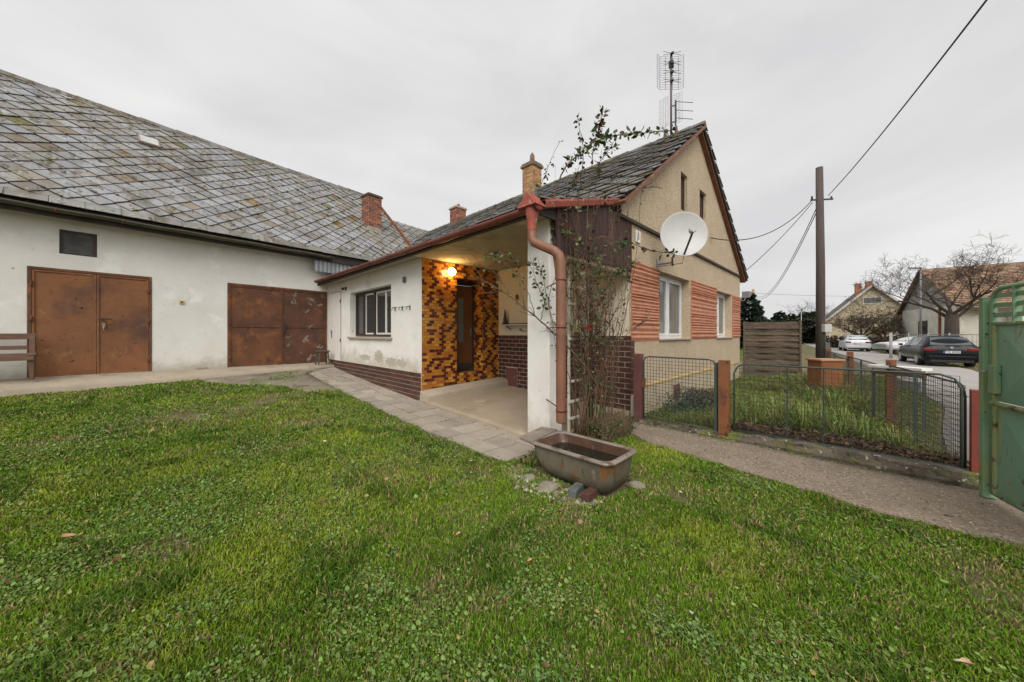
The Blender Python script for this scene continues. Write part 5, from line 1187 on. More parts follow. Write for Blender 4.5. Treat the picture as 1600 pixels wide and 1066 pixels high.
    if plate: 
        t = text(plate, .115, (-.030, 0, .715), (R(90), 0, R(-90)), blk, pl, 'lettering', .001)
        m2 = MB(); m2.box(-.028, -.0245, .20, .26, .66, .77); m2.build('blue_band', plain('plate_blue', (.03, .12, .40), .5), pl)
    return o
ang = math.atan2(math.sin(R(7.4)), math.cos(R(7.4)))
sw_ = wagon('parked_car', 'black estate car parked on the verge behind the green gate', 1487, 16.2, R(7.4), blackc, plate='7M5 8358')
m2 = MB(); m2.tube([(-.018, 0, .93), (.0, 0, .93)], .055, 14); m2.build('badge', alloy, sw_)
m2 = MB(); m2.bar((.03, -.30, 1.02), (.03, .18, 1.03), .02, .03); m2.build('rear_wiper', blk, sw_)
wagon('parked_car', 'silver estate car parked farther along the street', 1341, 30.5, R(7.4), silverc, Lc=4.5, W=1.76, Hh=1.45, plate='5E8 6150')
wagon('parked_car', 'white car half hidden behind the black estate car', 1488, 26.5, R(120), whitec, Lc=4.2, W=1.7, Hh=1.40, roofrail=False)
wagon('parked_car', 'beige car in the yard below the beige gabled house', 1384, 39, R(118), beigec, Lc=4.3, W=1.7, Hh=1.45, roofrail=False)

# ------------------------------------------------------------------ neighbours
w3 = Vector((math.cos(TH), math.sin(TH), 0)); n3 = Vector((-math.sin(TH), math.cos(TH), 0))
def house_at(o, pos, rot): pass
mh = thing('village_house', 'beige house with steep gable and two orange brick chimneys', 'house', (*cp(1363, 45), -.05), TH, world=False)
hwid, he, ha, dpt = 4.5, 3.45, 8.0, 13
mb = MB(); mb.poly([(0, -hwid, 0), (0, -hwid, he), (0, 0, ha), (0, hwid, he), (0, hwid, 0)]); mb.poly([(0, hwid, 0), (0, hwid, he), (dpt, hwid, he), (dpt, hwid, 0)]); mb.poly([(0, -hwid, 0), (dpt, -hwid, 0), (dpt, -hwid, he), (0, -hwid, he)]); mb.poly([(dpt, -hwid, 0), (dpt, hwid, 0), (dpt, hwid, he), (dpt, 0, ha), (dpt, -hwid, he)]); mb.build('wall', beige_r, mh)
for s in (1, -1):
    mb = MB(); mb.hexa([(-.4, 0, ha), (dpt+.4, 0, ha), (dpt+.4, s*(hwid+.6), he-.6), (-.4, s*(hwid+.6), he-.6), (-.4, 0, ha+.18), (dpt+.4, 0, ha+.18), (dpt+.4, s*(hwid+.6), he-.42), (-.4, s*(hwid+.6), he-.42)]); r_ = mb.build('roof', grey_roof, mh)
    mb = MB(); mb.bar((-.43, 0, ha+.06), (-.43, s*(hwid+.6), he-.54), .06, .24); mb.build('verge', plain('pale_verge', (.5, .48, .44), .8), r_)
for (x, y, z) in ((3.2, .9, 8.6), (.9, .2, 8.55)):
    bxm = MB(); bxm.box(x-.45, x+.45, y-.3, y+.3, 6.2, z); c = bxm.build('chimney', M('orange_brick_far', (.45, .20, .10), (.36, .15, .08), 5, .9), mh); bx('cap', concrete, c, (x-.5, x+.5, y-.35, y+.35, z, z+.1))
for (y0, y1, z0, z1) in ((-.9, .9, 5.6, 6.5), (-2.9, -1.5, 2.6, 3.8), (.2, 1.5, 2.6, 3.8), (1.6, 2.6, .3, 1.6)):
    mb = MB(); mb.box(-.05, .02, y0, y1, z0, z1); f = mb.build('window', plain('far_window_frame', (.5, .47, .42), .6), mh); bx('pane', M('far_dark_pane', (.13, .12, .11), (.08, .08, .08), 4, .3), f, (-.06, -.052, y0+.1, y1-.1, z0+.1, z1-.1))
mb = MB(); mb.tube([(2, .3, 7.8), (2, .3, 10.3)], .03, 5); mb.tube([(2, -.3, 9.6), (2, .9, 9.6)], .02, 4); mb.build('aerial', steel, mh)

# white house with red tiles: gable faces +n, ridge along -n
q = Vector((*cp(1500, 24), 0)); wh = thing('village_house', 'white house with weathered red tiled roof behind the bare tree', 'house', (q.x, q.y, -.05), TH, world=False)
G_, ez0, ez1, az_ = 13.6, 3.65, 3.95, 7.15   # gable along +x local (0..G_), ridge along -y
mb = MB(); mb.poly([(0, 0, 0), (G_, 0, 0), (G_, 0, ez1), (0, 0, ez0)]); mb.poly([(0, 0, 0), (0, 0, ez0), (0, -26, ez0), (0, -26, 0)]); mb.poly([(G_, 0, 0), (G_, -26, 0), (G_, -26, ez1), (G_, 0, ez1)]); mb.build('wall', M('old_white_render', (.66, .63, .56), (.50, .47, .40), 1.2, .95, layers=[((.38, .35, .29), 2, .6, .75, 2)]), wh)
mb = MB(); mb.poly([(0, -.02, ez0), (G_, -.02, ez1), (G_*.54, -.02, az_)]); mb.build('gable', grey_gable, wh)
mb = MB(); A0 = Vector((-.6, .25, ez0-.30)); A1 = Vector((G_*.54, .25, az_+.05)); L_ = (A1-A0).length; s_ = (A1-A0)/L_; nn_ = Vector((-s_.z, 0, s_.x)); 
for r_ in range(26):
    t0 = L_*r_/26
    for c_ in range(66):
        mb.cur = jit(random.choice([(.38, .25, .165), (.42, .29, .20), (.31, .19, .13), (.36, .27, .19)]), .2, .04)
        p = A0+s_*t0+Vector((0, -c_*.40, 0)); mb.hexa([p-nn_*.03, p+Vector((0, -.39, 0))-nn_*.03, p+s_*(L_/26)+Vector((0, -.39, 0))-nn_*.03, p+s_*(L_/26)-nn_*.03, p+nn_*.10, p+Vector((0, -.39, 0))+nn_*.10, p+s_*(L_/26)+Vector((0, -.39, 0))+nn_*.03, p+s_*(L_/26)+nn_*.03])
mb.build('roof', red_tile, wh)
mb = MB(); mb.hexa([(G_*.54, .25, az_-.05), (G_+.6, .25, ez1-.35), (G_+.6, -26, ez1-.35), (G_*.54, -26, az_-.05), (G_*.54, .25, az_+.12), (G_+.6, .25, ez1-.18), (G_+.6, -26, ez1-.18), (G_*.54, -26, az_+.12)]); mb.build('far_roof', MATS['grey_roof_sheet'], wh)
mb = MB(); mb.bar((G_*.54, .27, az_+.05), (G_+.6, .27, ez1-.25), .08, .2); mb.build('verge', rust_post, wh)
for (x0, x1) in ((6.4, 8.6),):
    mb = MB(); mb.box(x0, x1, -.02, .05, 1.35, 2.75); f = mb.build('window', win_brown, wh); bx('pane', glassm, f, (x0+.15, (x0+x1)/2-.1, .055, .06, 1.45, 2.65), ((x0+x1)/2+.1, x1-.15, .055, .06, 1.45, 2.65))
bx('downpipe', rust_post, wh, (3.4, 3.6, .01, .12, 0, ez0)); 
bx('annex', M('white_annex', (.66, .64, .60), (.58, .56, .52), 1, .95), wh, (-1.2, -.02, -14, -2, 0, 3.0))

# wire fence on the far side of the street
ff = thing('street_fence', 'thin grey wire fence with rail in front of the white house', 'fence', (*cp(1392, 22), 0))
A_, B_ = Vector(cp(1392, 22)), Vector(cp(1560, 17.5)); mb = MB(); mesh_panel(mb, A_, B_, .1, 1.5, .35, .28, .012); mb.build('wire_mesh', steel, ff)
mb = MB(); mb.tube([(A_.x, A_.y, 1.52), (B_.x, B_.y, 1.52)], .022, 6); mb.build('rail', steel, ff)
for t in (0, .2, .4, .6, .8, 1):
    p = A_.lerp(B_, t); mb = MB(); mb.tube([(p.x, p.y, -.1), (p.x, p.y, 1.6)], .075 if t == 0 else .03, 8); mb.build('post', plain('fence_post_grey', (.40, .39, .38), .7), ff)
rf = thing('garden_railing', 'low red metal railing beside the silver car', 'railing', (*cp(1300, 42), 0))
A_, B_ = Vector(cp(1292, 44)), Vector(cp(1334, 42)); mb = MB()
for i in range(5):
    p, q_ = A_.lerp(B_, i/5), A_.lerp(B_, (i+.85)/5); mb.tube([(p.x, p.y, 0), (p.x, p.y, 1.3), (q_.x, q_.y, 1.3), (q_.x, q_.y, 0)], .04, 5)
mb.build('frame', maroon, rf)

# ------------------------------------------------------------------ trees
def branch_tree(name, label, loc, h, trunk_r, trunk_h, spread, seed, depth=5, nb=4, gravity=0, bm=bark, cat='tree', group=None, leaf=0, up=.5, sub=3, lean=0, tw=1):
    rs = random.Random(seed); o = thing(name, label, cat, loc, group=group)
    L0 = Vector(loc); mt, mc, mf = MB(), MB(), MB()
    top = L0+Vector((lean, 0, trunk_h)); mt.tube([L0-Vector((0, 0, .2)), L0+Vector((0, 0, trunk_h*.25)), L0.lerp(top, .65)+Vector((rs.uniform(-.05, .05), 0, 0)), top], [trunk_r*1.25, trunk_r, trunk_r*.92, trunk_r*.85], 10)
    def grow(p, d, r, L_, lev):
        n = 5; pts = [p]; rad = [r]; q = p; dd = d.copy()
        for i in range(n):
            dd = (dd+Vector((rs.uniform(-1, 1), rs.uniform(-1, 1), rs.uniform(-.8, .8)+gravity*(lev))) * .22).normalized(); q = q+dd*L_/n; pts.append(q); rad.append(max(.0045*tw, r*(1-.55*(i+1)/n)))
        mc.tube(pts, rad, 5 if lev < 2 else 3, cap=False)
        if lev < depth:
            m = sub+(1 if rs.random() < .5 else 0)
            for k in range(m):
                i = rs.randint(2, n); a = Vector((rs.uniform(-1, 1), rs.uniform(-1, 1), rs.uniform(-.5, 1)*up)).normalized(); nd_ = (dd*.55+a*.8).normalized()
                grow(pts[i], nd_, rad[i]*.62, L_*rs.uniform(.55, .78), lev+1)
        elif leaf:
            for k in range(leaf): leafq(mf, q+Vector((rs.uniform(-.2, .2), rs.uniform(-.2, .2), rs.uniform(-.2, .2))), (rs.uniform(-1, 1), rs.uniform(-1, 1), rs.uniform(-1, .3)), .14, jit((.14, .10, .04), .3))
    for k in range(nb):
        t = 2*math.pi*(k+rs.uniform(-.2, .2))/nb; d = Vector((math.cos(t)*spread, math.sin(t)*spread, 1)).normalized(); grow(top-Vector((0, 0, rs.uniform(0, .18)*trunk_h)), d, trunk_r*.33, h*rs.uniform(.36, .46), 0)
    mt.build('trunk', bm, o); mc.build('crown', bm, o)
    if leaf: mf.build('dead_leaves', leaf_m, o)
    return o
q = cp(1487, 20.5); branch_tree('fruit_tree', 'large bare pollarded fruit tree in front of the white house', (q[0], q[1], -.05), 5.7, .31, 2.8, .8, 12, 5, 5, -.01, bark2, up=1.1, sub=3, tw=1.3)
q = cp(1345, 37); branch_tree('fruit_tree', 'twisted bare fruit tree above the silver car', (q[0], q[1], -.05), 5.6, .30, 1.3, 1.2, 9, 4, 6, 0, bark, up=.7, sub=3, leaf=1, tw=2.6)
q = cp(1385, 36); branch_tree('fruit_tree', 'dense bare fruit tree left of the white house', (q[0], q[1], -.05), 5.2, .22, 1.2, 1.1, 17, 4, 6, 0, bark, up=.8, sub=3, leaf=1, tw=2.6)
q = cp(1408, 40); branch_tree('fruit_tree', 'slender bare tree against the left edge of the white house', (q[0], q[1], -.05), 4.2, .2, 1.5, .6, 23, 4, 4, 0, bark, up=.9, sub=3, tw=2.6)
q = cp(1262, 62); branch_tree('bare_tree', 'small distant bare tree beside the utility pole', (q[0], q[1], -.05), 8, .2, 3, .7, 31, 3, 4, 0, bark2, up=.9, sub=3, tw=3)
def conifer(px, Y, ytop, w_, seed, label, cone=1, col=((.018, .035, .020), (.03, .055, .028), (.012, .025, .015)), n=2600, zb=0.0):
    rs = random.Random(seed); a, b = cp(px, Y); ht = cz(ytop, Y); o = thing('conifer' if cone else 'evergreen_shrub', label, 'tree' if cone else 'shrub', (a, b, 0)); mb = MB(); mb.tube([(a, b, -.1), (a, b, ht*.9)], [w_*.07, .02], 7); mb.build('trunk', bark, o)
    mb = MB(); rr0 = w_/2
    lay = int(ht/(.35+w_*.05)); 
    for k in range(n):
        z = zb+(ht-zb)*(1-rs.random()**.62) if cone else zb+(ht-zb)*rs.random(); t = (z-zb)/(ht-zb); 
        rmax = rr0*(1-t)**.85*(1+.28*math.sin(t*lay*6.28)) if cone else rr0*math.sqrt(max(0, 1-(t*1.02-.1)**4))*(1-.55*t)
        th_ = rs.uniform(0, 6.283); rad = rmax*(.55+.45*rs.random()**.5)*(1+.25*pn(Vector((math.cos(th_)*2, math.sin(th_)*2, z*1.3+seed))))
        p = Vector((a+math.cos(th_)*rad, b+math.sin(th_)*rad, z)); leafq(mb, p, (math.cos(th_), math.sin(th_), rs.uniform(-.5, .4)), w_*rs.uniform(.07, .15), jit(rs.choice(col), .3))
    mb.build('crown', fol_m, o); return o
conifer(1170, 34, 457, 3.6, 1, 'dark conifer rising behind the wooden screen', n=4200)
conifer(1218, 60, 487, 5, 2, 'small distant conifer right of the wooden screen'); conifer(1236, 62, 490, 4.5, 3, 'second small distant conifer nearest the thin lamp', n=1800)
conifer(1264, 58, 489, 5.6, 4, 'broad dark green evergreen between the thin lamp and the utility pole', 0, ((.03, .05, .02), (.05, .08, .03), (.02, .035, .015)), 3000)
conifer(1243, 66, 515, 9, 6, 'low dark hedge bush behind the distant lamp', 0, n=2200)
conifer(1205, 75, 502, 16, 8, 'wide low evergreen shrubbery far beyond the wooden screen', 0, ((.04, .06, .03), (.06, .085, .04)), 2600)
# brown hedge behind the cars and yard clutter
mb = MB()
for k in range(5200):
    t = random.random(); a, b = cp(1290+t*115, 41-t*9); hmax = 1.1+.5*pn(Vector((t*14, 0, 0)))
    p = Vector((a+random.uniform(-.7, .7), b+random.uniform(-.7, .7), random.random()*hmax)); leafq(mb, p, (random.uniform(-1, 1), random.uniform(-1, 1), random.uniform(-.3, 1)), random.uniform(.12, .26), jit(random.choice([(.10, .06, .035), (.07, .05, .03), (.14, .08, .04), (.06, .065, .03)]), .3))
tag(mb.build('hedge', fol_m), 'low brown leafless hedge behind the silver car', 'hedge')
# autumn bush
mb = MB()
for k in range(500):
    a, b = cp(random.gauss(1372, 7), random.uniform(36, 39)); leafq(mb, (a, b, random.uniform(.9, 2.3)), (random.uniform(-1, 1), random.uniform(-1, 1), random.uniform(-1, 1)), .16, jit((.38, .20, .05), .3))
tag(mb.build('bush', fol_m), 'yellow orange autumn bush between the bare fruit trees', 'bush')

# ------------------------------------------------------------------ lawn
def vnoise(x, y, seed):
    r = np.random.default_rng(seed); T = r.random((64, 64)); xi = np.floor(x).astype(int); yi = np.floor(y).astype(int); fx = x-xi; fy = y-yi; fx = fx*fx*(3-2*fx); fy = fy*fy*(3-2*fy)
    g_ = lambda i, j: T[i % 64, j % 64]
    return (g_(xi, yi)*(1-fx)+g_(xi+1, yi)*fx)*(1-fy)+(g_(xi, yi+1)*(1-fx)+g_(xi+1, yi+1)*fx)*fy
def fb(x, y, s): return (vnoise(x, y, s)+.5*vnoise(x*2.1, y*2.1, s+1)+.25*vnoise(x*4.3, y*4.3, s+2))/1.75
def gnp(a, b):
    r = .01444*np.clip(np.minimum(b, 12.8)-3.4, 0, None)**1.59; t = np.clip((a-6.3)/2.7, 0, 1); return r-.045*t*t*(3-2*t)
def inpoly(x, y, P):
    c = np.zeros(len(x), bool); n = len(P)
    for i in range(n):
        x1, y1 = P[i][0], P[i][1]; x2, y2 = P[(i+1) % n][0], P[(i+1) % n][1]
        cond = ((y1 > y) != (y2 > y)) & (x < (x2-x1)*(y-y1)/((y2-y1) if y2 != y1 else 1e-9)+x1); c ^= cond
    return c
LAWN = [(-3.5, -3.5), (4.3, -3.5), (4.33, -.9), (4.33, -.15), (4.42, .2), (4.51, .74), (4.62, 1.3), (4.78, 2.04), (5.00, 2.40), (4.3, 2.46), (3.78, 2.95), (3.1, 2.93), (2.85, 2.98), (2.83, 11.9), bw(-1.5, -.82)[:2], bw(-4, -.86)[:2], bw(-13, -.86)[:2], (-12, 2)]
patch = [(p[0], p[1]) for p in poly]
def sample(n, dens):
    Y = RNG.uniform(1.1, 13.5, n*3); keep = RNG.random(n*3) < dens(Y); Y = Y[keep][:n]; X = RNG.uniform(-1, 1, len(Y))*(Y*1.62+.6)
    return (X+Y)/S2, (Y-X)/S2, Y
def lawnmask(a, b, worn=True, edge=.05):
    e = (vnoise(a*5, b*5, 90)-.5)*.16
    m = inpoly(a+e, b+e*.7, LAWN)
    m &= ~((a > 2.9) & (a < 3.38) & (b > 1.62) & (b < 2.62))
    if worn:
        p = inpoly(a, b, patch); m &= ~(p & (fb(a*1.3, b*1.3, 33) < .60))
        w_ = np.exp(-(((a-1.6)/.8)**2+((b-8.6)/.9)**2))*1.0+np.exp(-(((a-.35)/.75)**2+((b-8.0)/.7)**2))*.95+np.exp(-(((a-1.65)/.5)**2+((b-3.65)/.45)**2))*.6+np.exp(-(((a-2.7)/.2)**2+((b-4.4)/1.3)**2))*.8
        sp_ = np.clip((fb(a*1.7, b*1.7, 37)-.66)*7, 0, 1)*.75
        m &= RNG.random(len(a)) > np.maximum(w_*.97*np.clip((fb(a*3, b*3, 35)-.30)*6, 0, 1), sp_)
    return m
def build_np(name, V, Fc, nper, cols, mat, smooth=True):
    me = bpy.data.meshes.new(name); me.vertices.add(len(V)); me.vertices.foreach_set('co', V.astype(np.float32).ravel())
    nf = len(Fc)//nper; me.loops.add(len(Fc)); me.loops.foreach_set('vertex_index', Fc.astype(np.int32)); me.polygons.add(nf)
    me.polygons.foreach_set('loop_start', (np.arange(nf)*nper).astype(np.int32)); me.update(calc_edges=True)
    ca = me.color_attributes.new('Col', 'FLOAT_COLOR', 'POINT'); c4 = np.ones((len(V), 4), np.float32); c4[:, :3] = cols; ca.data.foreach_set('color', c4.ravel())
    me.materials.append(mat); me.polygons.foreach_set('use_smooth', np.ones(nf, bool)); me.update()
    o = bpy.data.objects.new(name, me); COL.objects.link(o); return o
def blades(a, b, Y, hmul, wmul, colf, name, label, mat=blade_m, z0=None, hbase=(.016, .046), lean=1.0):
    n = len(a); z = gnp(a, b) if z0 is None else z0
    h = RNG.uniform(hbase[0], hbase[1], n)*hmul; w_ = (.0016+.0009*Y)*wmul; th_ = RNG.uniform(0, 2*np.pi, n); ln = RNG.uniform(.15, lean, n)*h; ld = RNG.uniform(0, 2*np.pi, n)
    cx, sx = np.cos(th_)*w_, np.sin(th_)*w_; lx, ly = np.cos(ld)*ln, np.sin(ld)*ln
    P = np.stack([np.stack([a-cx, b-sx, z-.012], 1), np.stack([a+cx, b+sx, z-.012], 1), np.stack([a+lx*.45+cx*.8, b+ly*.45+sx*.8, z+h*.62], 1), np.stack([a+lx*.45-cx*.8, b+ly*.45-sx*.8, z+h*.62], 1), np.stack([a+lx*1.25, b+ly*1.25, z+h], 1)], 1).reshape(-1, 3)
    base = (np.arange(n)*5)[:, None]; Fc = (base+np.array([0, 1, 2, 0, 2, 3, 3, 2, 4])[None, :]).ravel()
    return tag(build_np(name, P, Fc, 3, np.repeat(colf, 5, 0), mat), label, 'grass', kind='stuff')
dens = lambda Y: np.clip((2.2/np.maximum(Y, 1.4))**.75, 0, 1)
a, b, Y = sample(640000, dens); m = lawnmask(a, b); a, b, Y = a[m], b[m], Y[m]
n = len(a); p1 = fb(a*1.1, b*1.1, 1); p2 = fb(a*2.7, b*2.7, 11); p3 = fb(a*6, b*6, 21); rnd = RNG.random(n)
G1_, G2_, G3_, G4_ = np.array([.12, .225, .014]), np.array([.275, .345, .03]), np.array([.06, .13, .012]), np.array([.40, .31, .14])
t = np.clip((p1-.42)*2.4+RNG.normal(0, .2, n), 0, 1)[:, None]; col = G1_*(1-t)+G2_*t
t = np.clip((p2-.58)*6, 0, 1)[:, None]*.8; col = col*(1-t)+G3_*t
sp2 = np.clip((fb(a*1.7, b*1.7, 37)-.58)*6, 0, 1)
wr = sp2*.6+np.exp(-(((a-.35)/.75)**2+((b-8.0)/.75)**2))+np.exp(-(((a-1.65)/.45)**2+((b-3.65)/.45)**2))*.6+np.exp(-(((a-1.75)/.6)**2+((b-6.6)/.6)**2))*.5
dry = (rnd < .09+.5*np.clip(wr*1.5*p3, 0, 1)+.35*np.clip((p3-.62)*5, 0, 1)+.12*np.clip((.42-p1)*5, 0, 1)); col[dry] = G4_*RNG.uniform(.6, 1.15, (dry.sum(), 1))
col *= RNG.uniform(.75, 1.25, (n, 1))
tall = .82+.7*np.clip((p2-.62)*6, 0, 1); short = 1-.35*np.clip((.5-p1)*4, 0, 1)
blades(a, b, Y, tall*short, 1.0, col, 'grass', 'short uneven green lawn grass filling the yard')
# ground ivy and clover leaves in drifts
a, b, Y = sample(420000, dens); m = lawnmask(a, b); iv = fb(a*1.3+9, b*1.3, 51)+.8*(fb(a*4.3, b*4.3, 55)-.5)+.14*np.clip((b-a)/1.6, -1.2, .75); m &= RNG.random(len(a)) < np.clip((iv-.405)*2.8, .06, .85); a, b, Y, iv = a[m], b[m], Y[m], iv[m]; n = len(a)
r_ = RNG.choice([.5, .7, .9, 1.3], n)*RNG.uniform(.0036, .0076, n)*(1+.14*Y)*(1+.6*(RNG.random(n) < .06)); z = gnp(a, b)+RNG.uniform(.004, .034, n)
az = RNG.uniform(0, 2*np.pi, n); el = RNG.uniform(.0, 1.15, n); nx_ = np.cos(az)*np.sin(el); ny_ = np.sin(az)*np.sin(el); nz_ = np.cos(el)
t1 = np.stack([nz_, 0*nz_, -nx_], 1); t1 /= np.linalg.norm(t1, axis=1)[:, None]; N_ = np.stack([nx_, ny_, nz_], 1); t2 = np.cross(N_, t1); C_ = np.stack([a, b, z], 1)
Vs = [C_-N_*(r_*.18)[:, None]]
for k in range(7):
    ph = 2*np.pi*k/7; rk = r_*(1.0 if k else .55); Vs.append(C_+t1*(np.cos(ph)*rk)[:, None]+t2*(np.sin(ph)*rk)[:, None])
V = np.stack(Vs, 1).reshape(-1, 3); idx = []
for k in range(7): idx += [0, 1+k, 1+(k+1) % 7]
Fc = ((np.arange(n)*8)[:, None]+np.array(idx)[None, :]).ravel()
q1 = fb(a*2+3, b*2, 61)[:, None]; col = np.array([.105, .185, .035])*(1-q1)+np.array([.20, .285, .08])*q1; bl = np.clip((fb(a*1.2, b*1.2+5, 71)-.5)*5, 0, 1)[:, None]; col = col*(1-bl)+col*np.array([.88, .95, 1.2])*bl; col *= RNG.uniform(.5, 1.35, (n, 1)); yl = RNG.random(n) < .05; col[yl] = np.array([.30, .24, .07]); yl = RNG.random(n) < .03; col[yl] = np.array([.16, .08, .045])
tag(build_np('ground_ivy', V, Fc, 3, np.repeat(col, 8, 0), leaf_m), 'low round leaved ground ivy spreading in drifts through the lawn', 'ground ivy', kind='stuff')
# weeds in the paving joints and along the edges
n = 9000; a = RNG.uniform(2.80, 3.82, n); b = RNG.uniform(3.0, 12.3, n); ja = np.abs(((a-2.84)/.323+.5) % 1-.5)*.323; jb = np.abs(((b-2.95)/.415+.5) % 1-.5)*.415
m = ((ja < .012) | (jb < .012)) & (fb(a*2, b*1.2, 95) > .56) | ((a < 2.92) & (RNG.random(n) < .55)); a, b = a[m], b[m]; Y = (a+b)/S2
a2 = 5.66+RNG.uniform(-.05, .03, 1500)+.05*np.sin(np.linspace(0, 20, 1500)); b2 = RNG.uniform(-.9, 2.5, 1500); k2_ = fb(a2*3, b2*3, 97) > .5; a = np.concatenate([a, a2[k2_]]); b = np.concatenate([b, b2[k2_]]); Y = (a+b)/S2
col = np.array([.11, .17, .03])*RNG.uniform(.5, 1.4, (len(a), 1)); blades(a, b, Y, .7, .9, col, 'joint_weeds', 'thin moss and grass growing in the paving joints and at the kerb')
def crumbs(n, P, cols, smin, smax, name, label, lift=.012, thr=.5, sd=1):
    a, b = area(n, P); k = fb(a*1.6+sd, b*1.6, 40+sd) > thr; a, b = a[k], b[k]; mb = MB()
    for x, y in zip(a, b):
        s_ = random.uniform(smin, smax)*random.choice([.6, .8, 1, 1.5]); mb.cur = jit(random.choice(cols), .3); z = g(x, y)+lift; t = random.uniform(0, 6.28); ring = [(x+s_*math.cos(t+k_*1.57)*random.uniform(.5, 1), y+s_*math.sin(t+k_*1.57)*random.uniform(.5, 1), z) for k_ in range(4)]
        q = len(mb.v); mb.v += ring+[(x, y, z+s_*random.uniform(.25, .8))]
        for k_ in range(4): mb.face((q+k_, q+(k_+1) % 4, q+4))
    return tag(mb.build(name, fol_m), label, 'rubble', kind='stuff')
def area(n, P):
    xs_ = [p[0] for p in P]; ys_ = [p[1] for p in P]; a = RNG.uniform(min(xs_), max(xs_), n); b = RNG.uniform(min(ys_), max(ys_), n); m = inpoly(a, b, P); return a[m], b[m]
ST_ = [(.34, .30, .23), (.20, .165, .12), (.46, .42, .34), (.12, .09, .06), (.25, .15, .08)]
crumbs(900, [(2.55, 1.75), (2.80, 1.60), (2.95, 2.75), (2.72, 2.95), (2.45, 2.4)], ST_, .012, .034, 'rubble', 'loose pale rubble and crumbs around the left side of the bathtub', 0, .3)
crumbs(500, [(3.0, 2.70), (3.85, 2.75), (3.85, 3.02), (2.9, 3.1)], ST_+[(.22, .09, .05)], .008, .022, 'rubble', 'crumbs and leaf scraps between the paving and the pillar', .014, .3, 2)
crumbs(1500, patch, ST_, .008, .022, 'gravel', 'loose gravel scattered over the broken yard concrete', .02, .52, 3)
crumbs(1700, [(p[0], p[1]) for p in PL[:8]]+[(p[0], p[1]) for p in PR[:8][::-1]], ST_, .004, .010, 'grit', 'fine grit scattered over the brown path', .014, .45, 4)
crumbs(420, [(3.66, 3.0), (3.84, 3.0), (3.84, 12.4), (3.66, 12.4)], ST_, .006, .018, 'debris', 'dust and small debris along the foot of the front wall', .014, .45, 5)
crumbs(700, [bw(-6.5, -.30)[:2], bw(-6.5, -.02)[:2], bw(-.1, -.02)[:2], bw(-.1, -.30)[:2]], ST_, .006, .018, 'debris', 'plaster crumbs along the foot of the barn wall', .17, .45, 6) if False else None
# longer grass in the fenced garden
def area(n, P):
    xs_ = [p[0] for p in P]; ys_ = [p[1] for p in P]; a = RNG.uniform(min(xs_), max(xs_), n); b = RNG.uniform(min(ys_), max(ys_), n); m = inpoly(a, b, P); return a[m], b[m]
GP = [(5.98, 2.75), (5.98, -.80), (14.5, .40), (15.1, 1.3), (14.7, 2.80)]
a, b = area(60000, GP); Y = (a+b)/S2; cl = fb(a*1.3, b*1.3, 81)
hm = .7+3.6*np.clip((cl-.42)*2.6, 0, 1)*np.clip((2.3-b)*1.2, .05, 1); lt = np.clip(RNG.random(len(a))+(cl-.5), 0, 1)[:, None]
col = np.array([.10, .17, .025])*(1-lt)+np.array([.26, .28, .08])*lt; dry = RNG.random(len(a)) < .22; col[dry] = np.array([.27, .20, .10])*RNG.uniform(.5, 1.1, (dry.sum(), 1)); col *= RNG.uniform(.7, 1.2, (len(a), 1))
blades(a, b, Y*.6, hm, 1.3, col, 'tall_grass', 'long unmown grass inside the fenced front garden', z0=np.zeros(len(a))-.01, hbase=(.05, .13))
# big iris-like tufts along the fence
mb = MB()
rs = random.Random(3)
def tuft(a, b, n, h, sp, cols):
    for k in range(n):
        t = rs.uniform(0, 6.283); d = Vector((math.cos(t), math.sin(t), 0)); p = Vector((a, b, 0))+d*rs.uniform(0, .10); hh = h*rs.uniform(.55, 1.05); ls = sp*rs.uniform(.1, 1); w_ = rs.uniform(.004, .008); s_ = Vector((-d.y, d.x, 0))
        mb.cur = jit(rs.choice(cols), .2); pts = [p, p+d*ls*.2+UZ*hh*.5, p+d*ls*.55+UZ*hh*.85, p+d*ls+UZ*hh*(.95-.3*rs.random())]; k0 = len(mb.v)
        for i, q in enumerate(pts): ww = w_*(1, 1, .7, .1)[i]; mb.v += [tuple(q-s_*ww), tuple(q+s_*ww)]
        for i in range(3): mb.face((k0+i*2, k0+i*2+1, k0+i*2+3, k0+i*2+2))
gc = [(.13, .21, .04), (.19, .28, .06), (.29, .31, .09), (.10, .17, .03), (.40, .34, .15)]
for (a, b) in ((6.2, -.15), (6.3, .12), (6.25, -.40), (6.6, .3), (6.5, -.1), (6.3, .5), (6.9, .1), (6.75, .7), (6.4, .85), (7.2, .55), (7.6, .2), (7.4, 1.0), (8.2, .5), (7.9, 1.1), (6.3, 1.1)): tuft(a+.22, b, 70, rs.uniform(.42, .72), .34, gc)
tag(mb.build('grass_tufts', blade_m), 'tall arching tufts of long leaved grass behind the wire fence', 'grass', kind='stuff')
# plants and litter by the house wall behind the gate
mb = MB()
for k in range(2600):
    a = random.gauss(8.0, .8); b = 2.35+random.gauss(0, .22); 
    if b > 2.86 or a < 6.25: continue
    z = random.random()*(.32*math.exp(-((a-7.9)/1.1)**2)+.05); leafq(mb, (a, b, z), (random.uniform(-1, 1), random.uniform(-1, 1), random.uniform(-.2, 1)), random.uniform(.03, .06), jit((.05, .075, .05) if a < 7.7 else (.11, .075, .06), .35))
tag(mb.build('low_plants', fol_m), 'grey green and brown low plants heaped at the foot of the beige wall', 'plants', kind='stuff')
mb = MB()
for k in range(4200):
    a = 5.92+random.random()**1.6*.45; b = random.uniform(-.85, 1.3); leafq(mb, (a, b, random.uniform(.08, .19)), (random.uniform(-1, 1), random.uniform(-1, 1), random.uniform(-.2, .25)), random.uniform(.03, .075), jit(random.choice([(.15, .085, .05), (.10, .06, .04), (.22, .14, .08), (.07, .04, .03)]), .3))
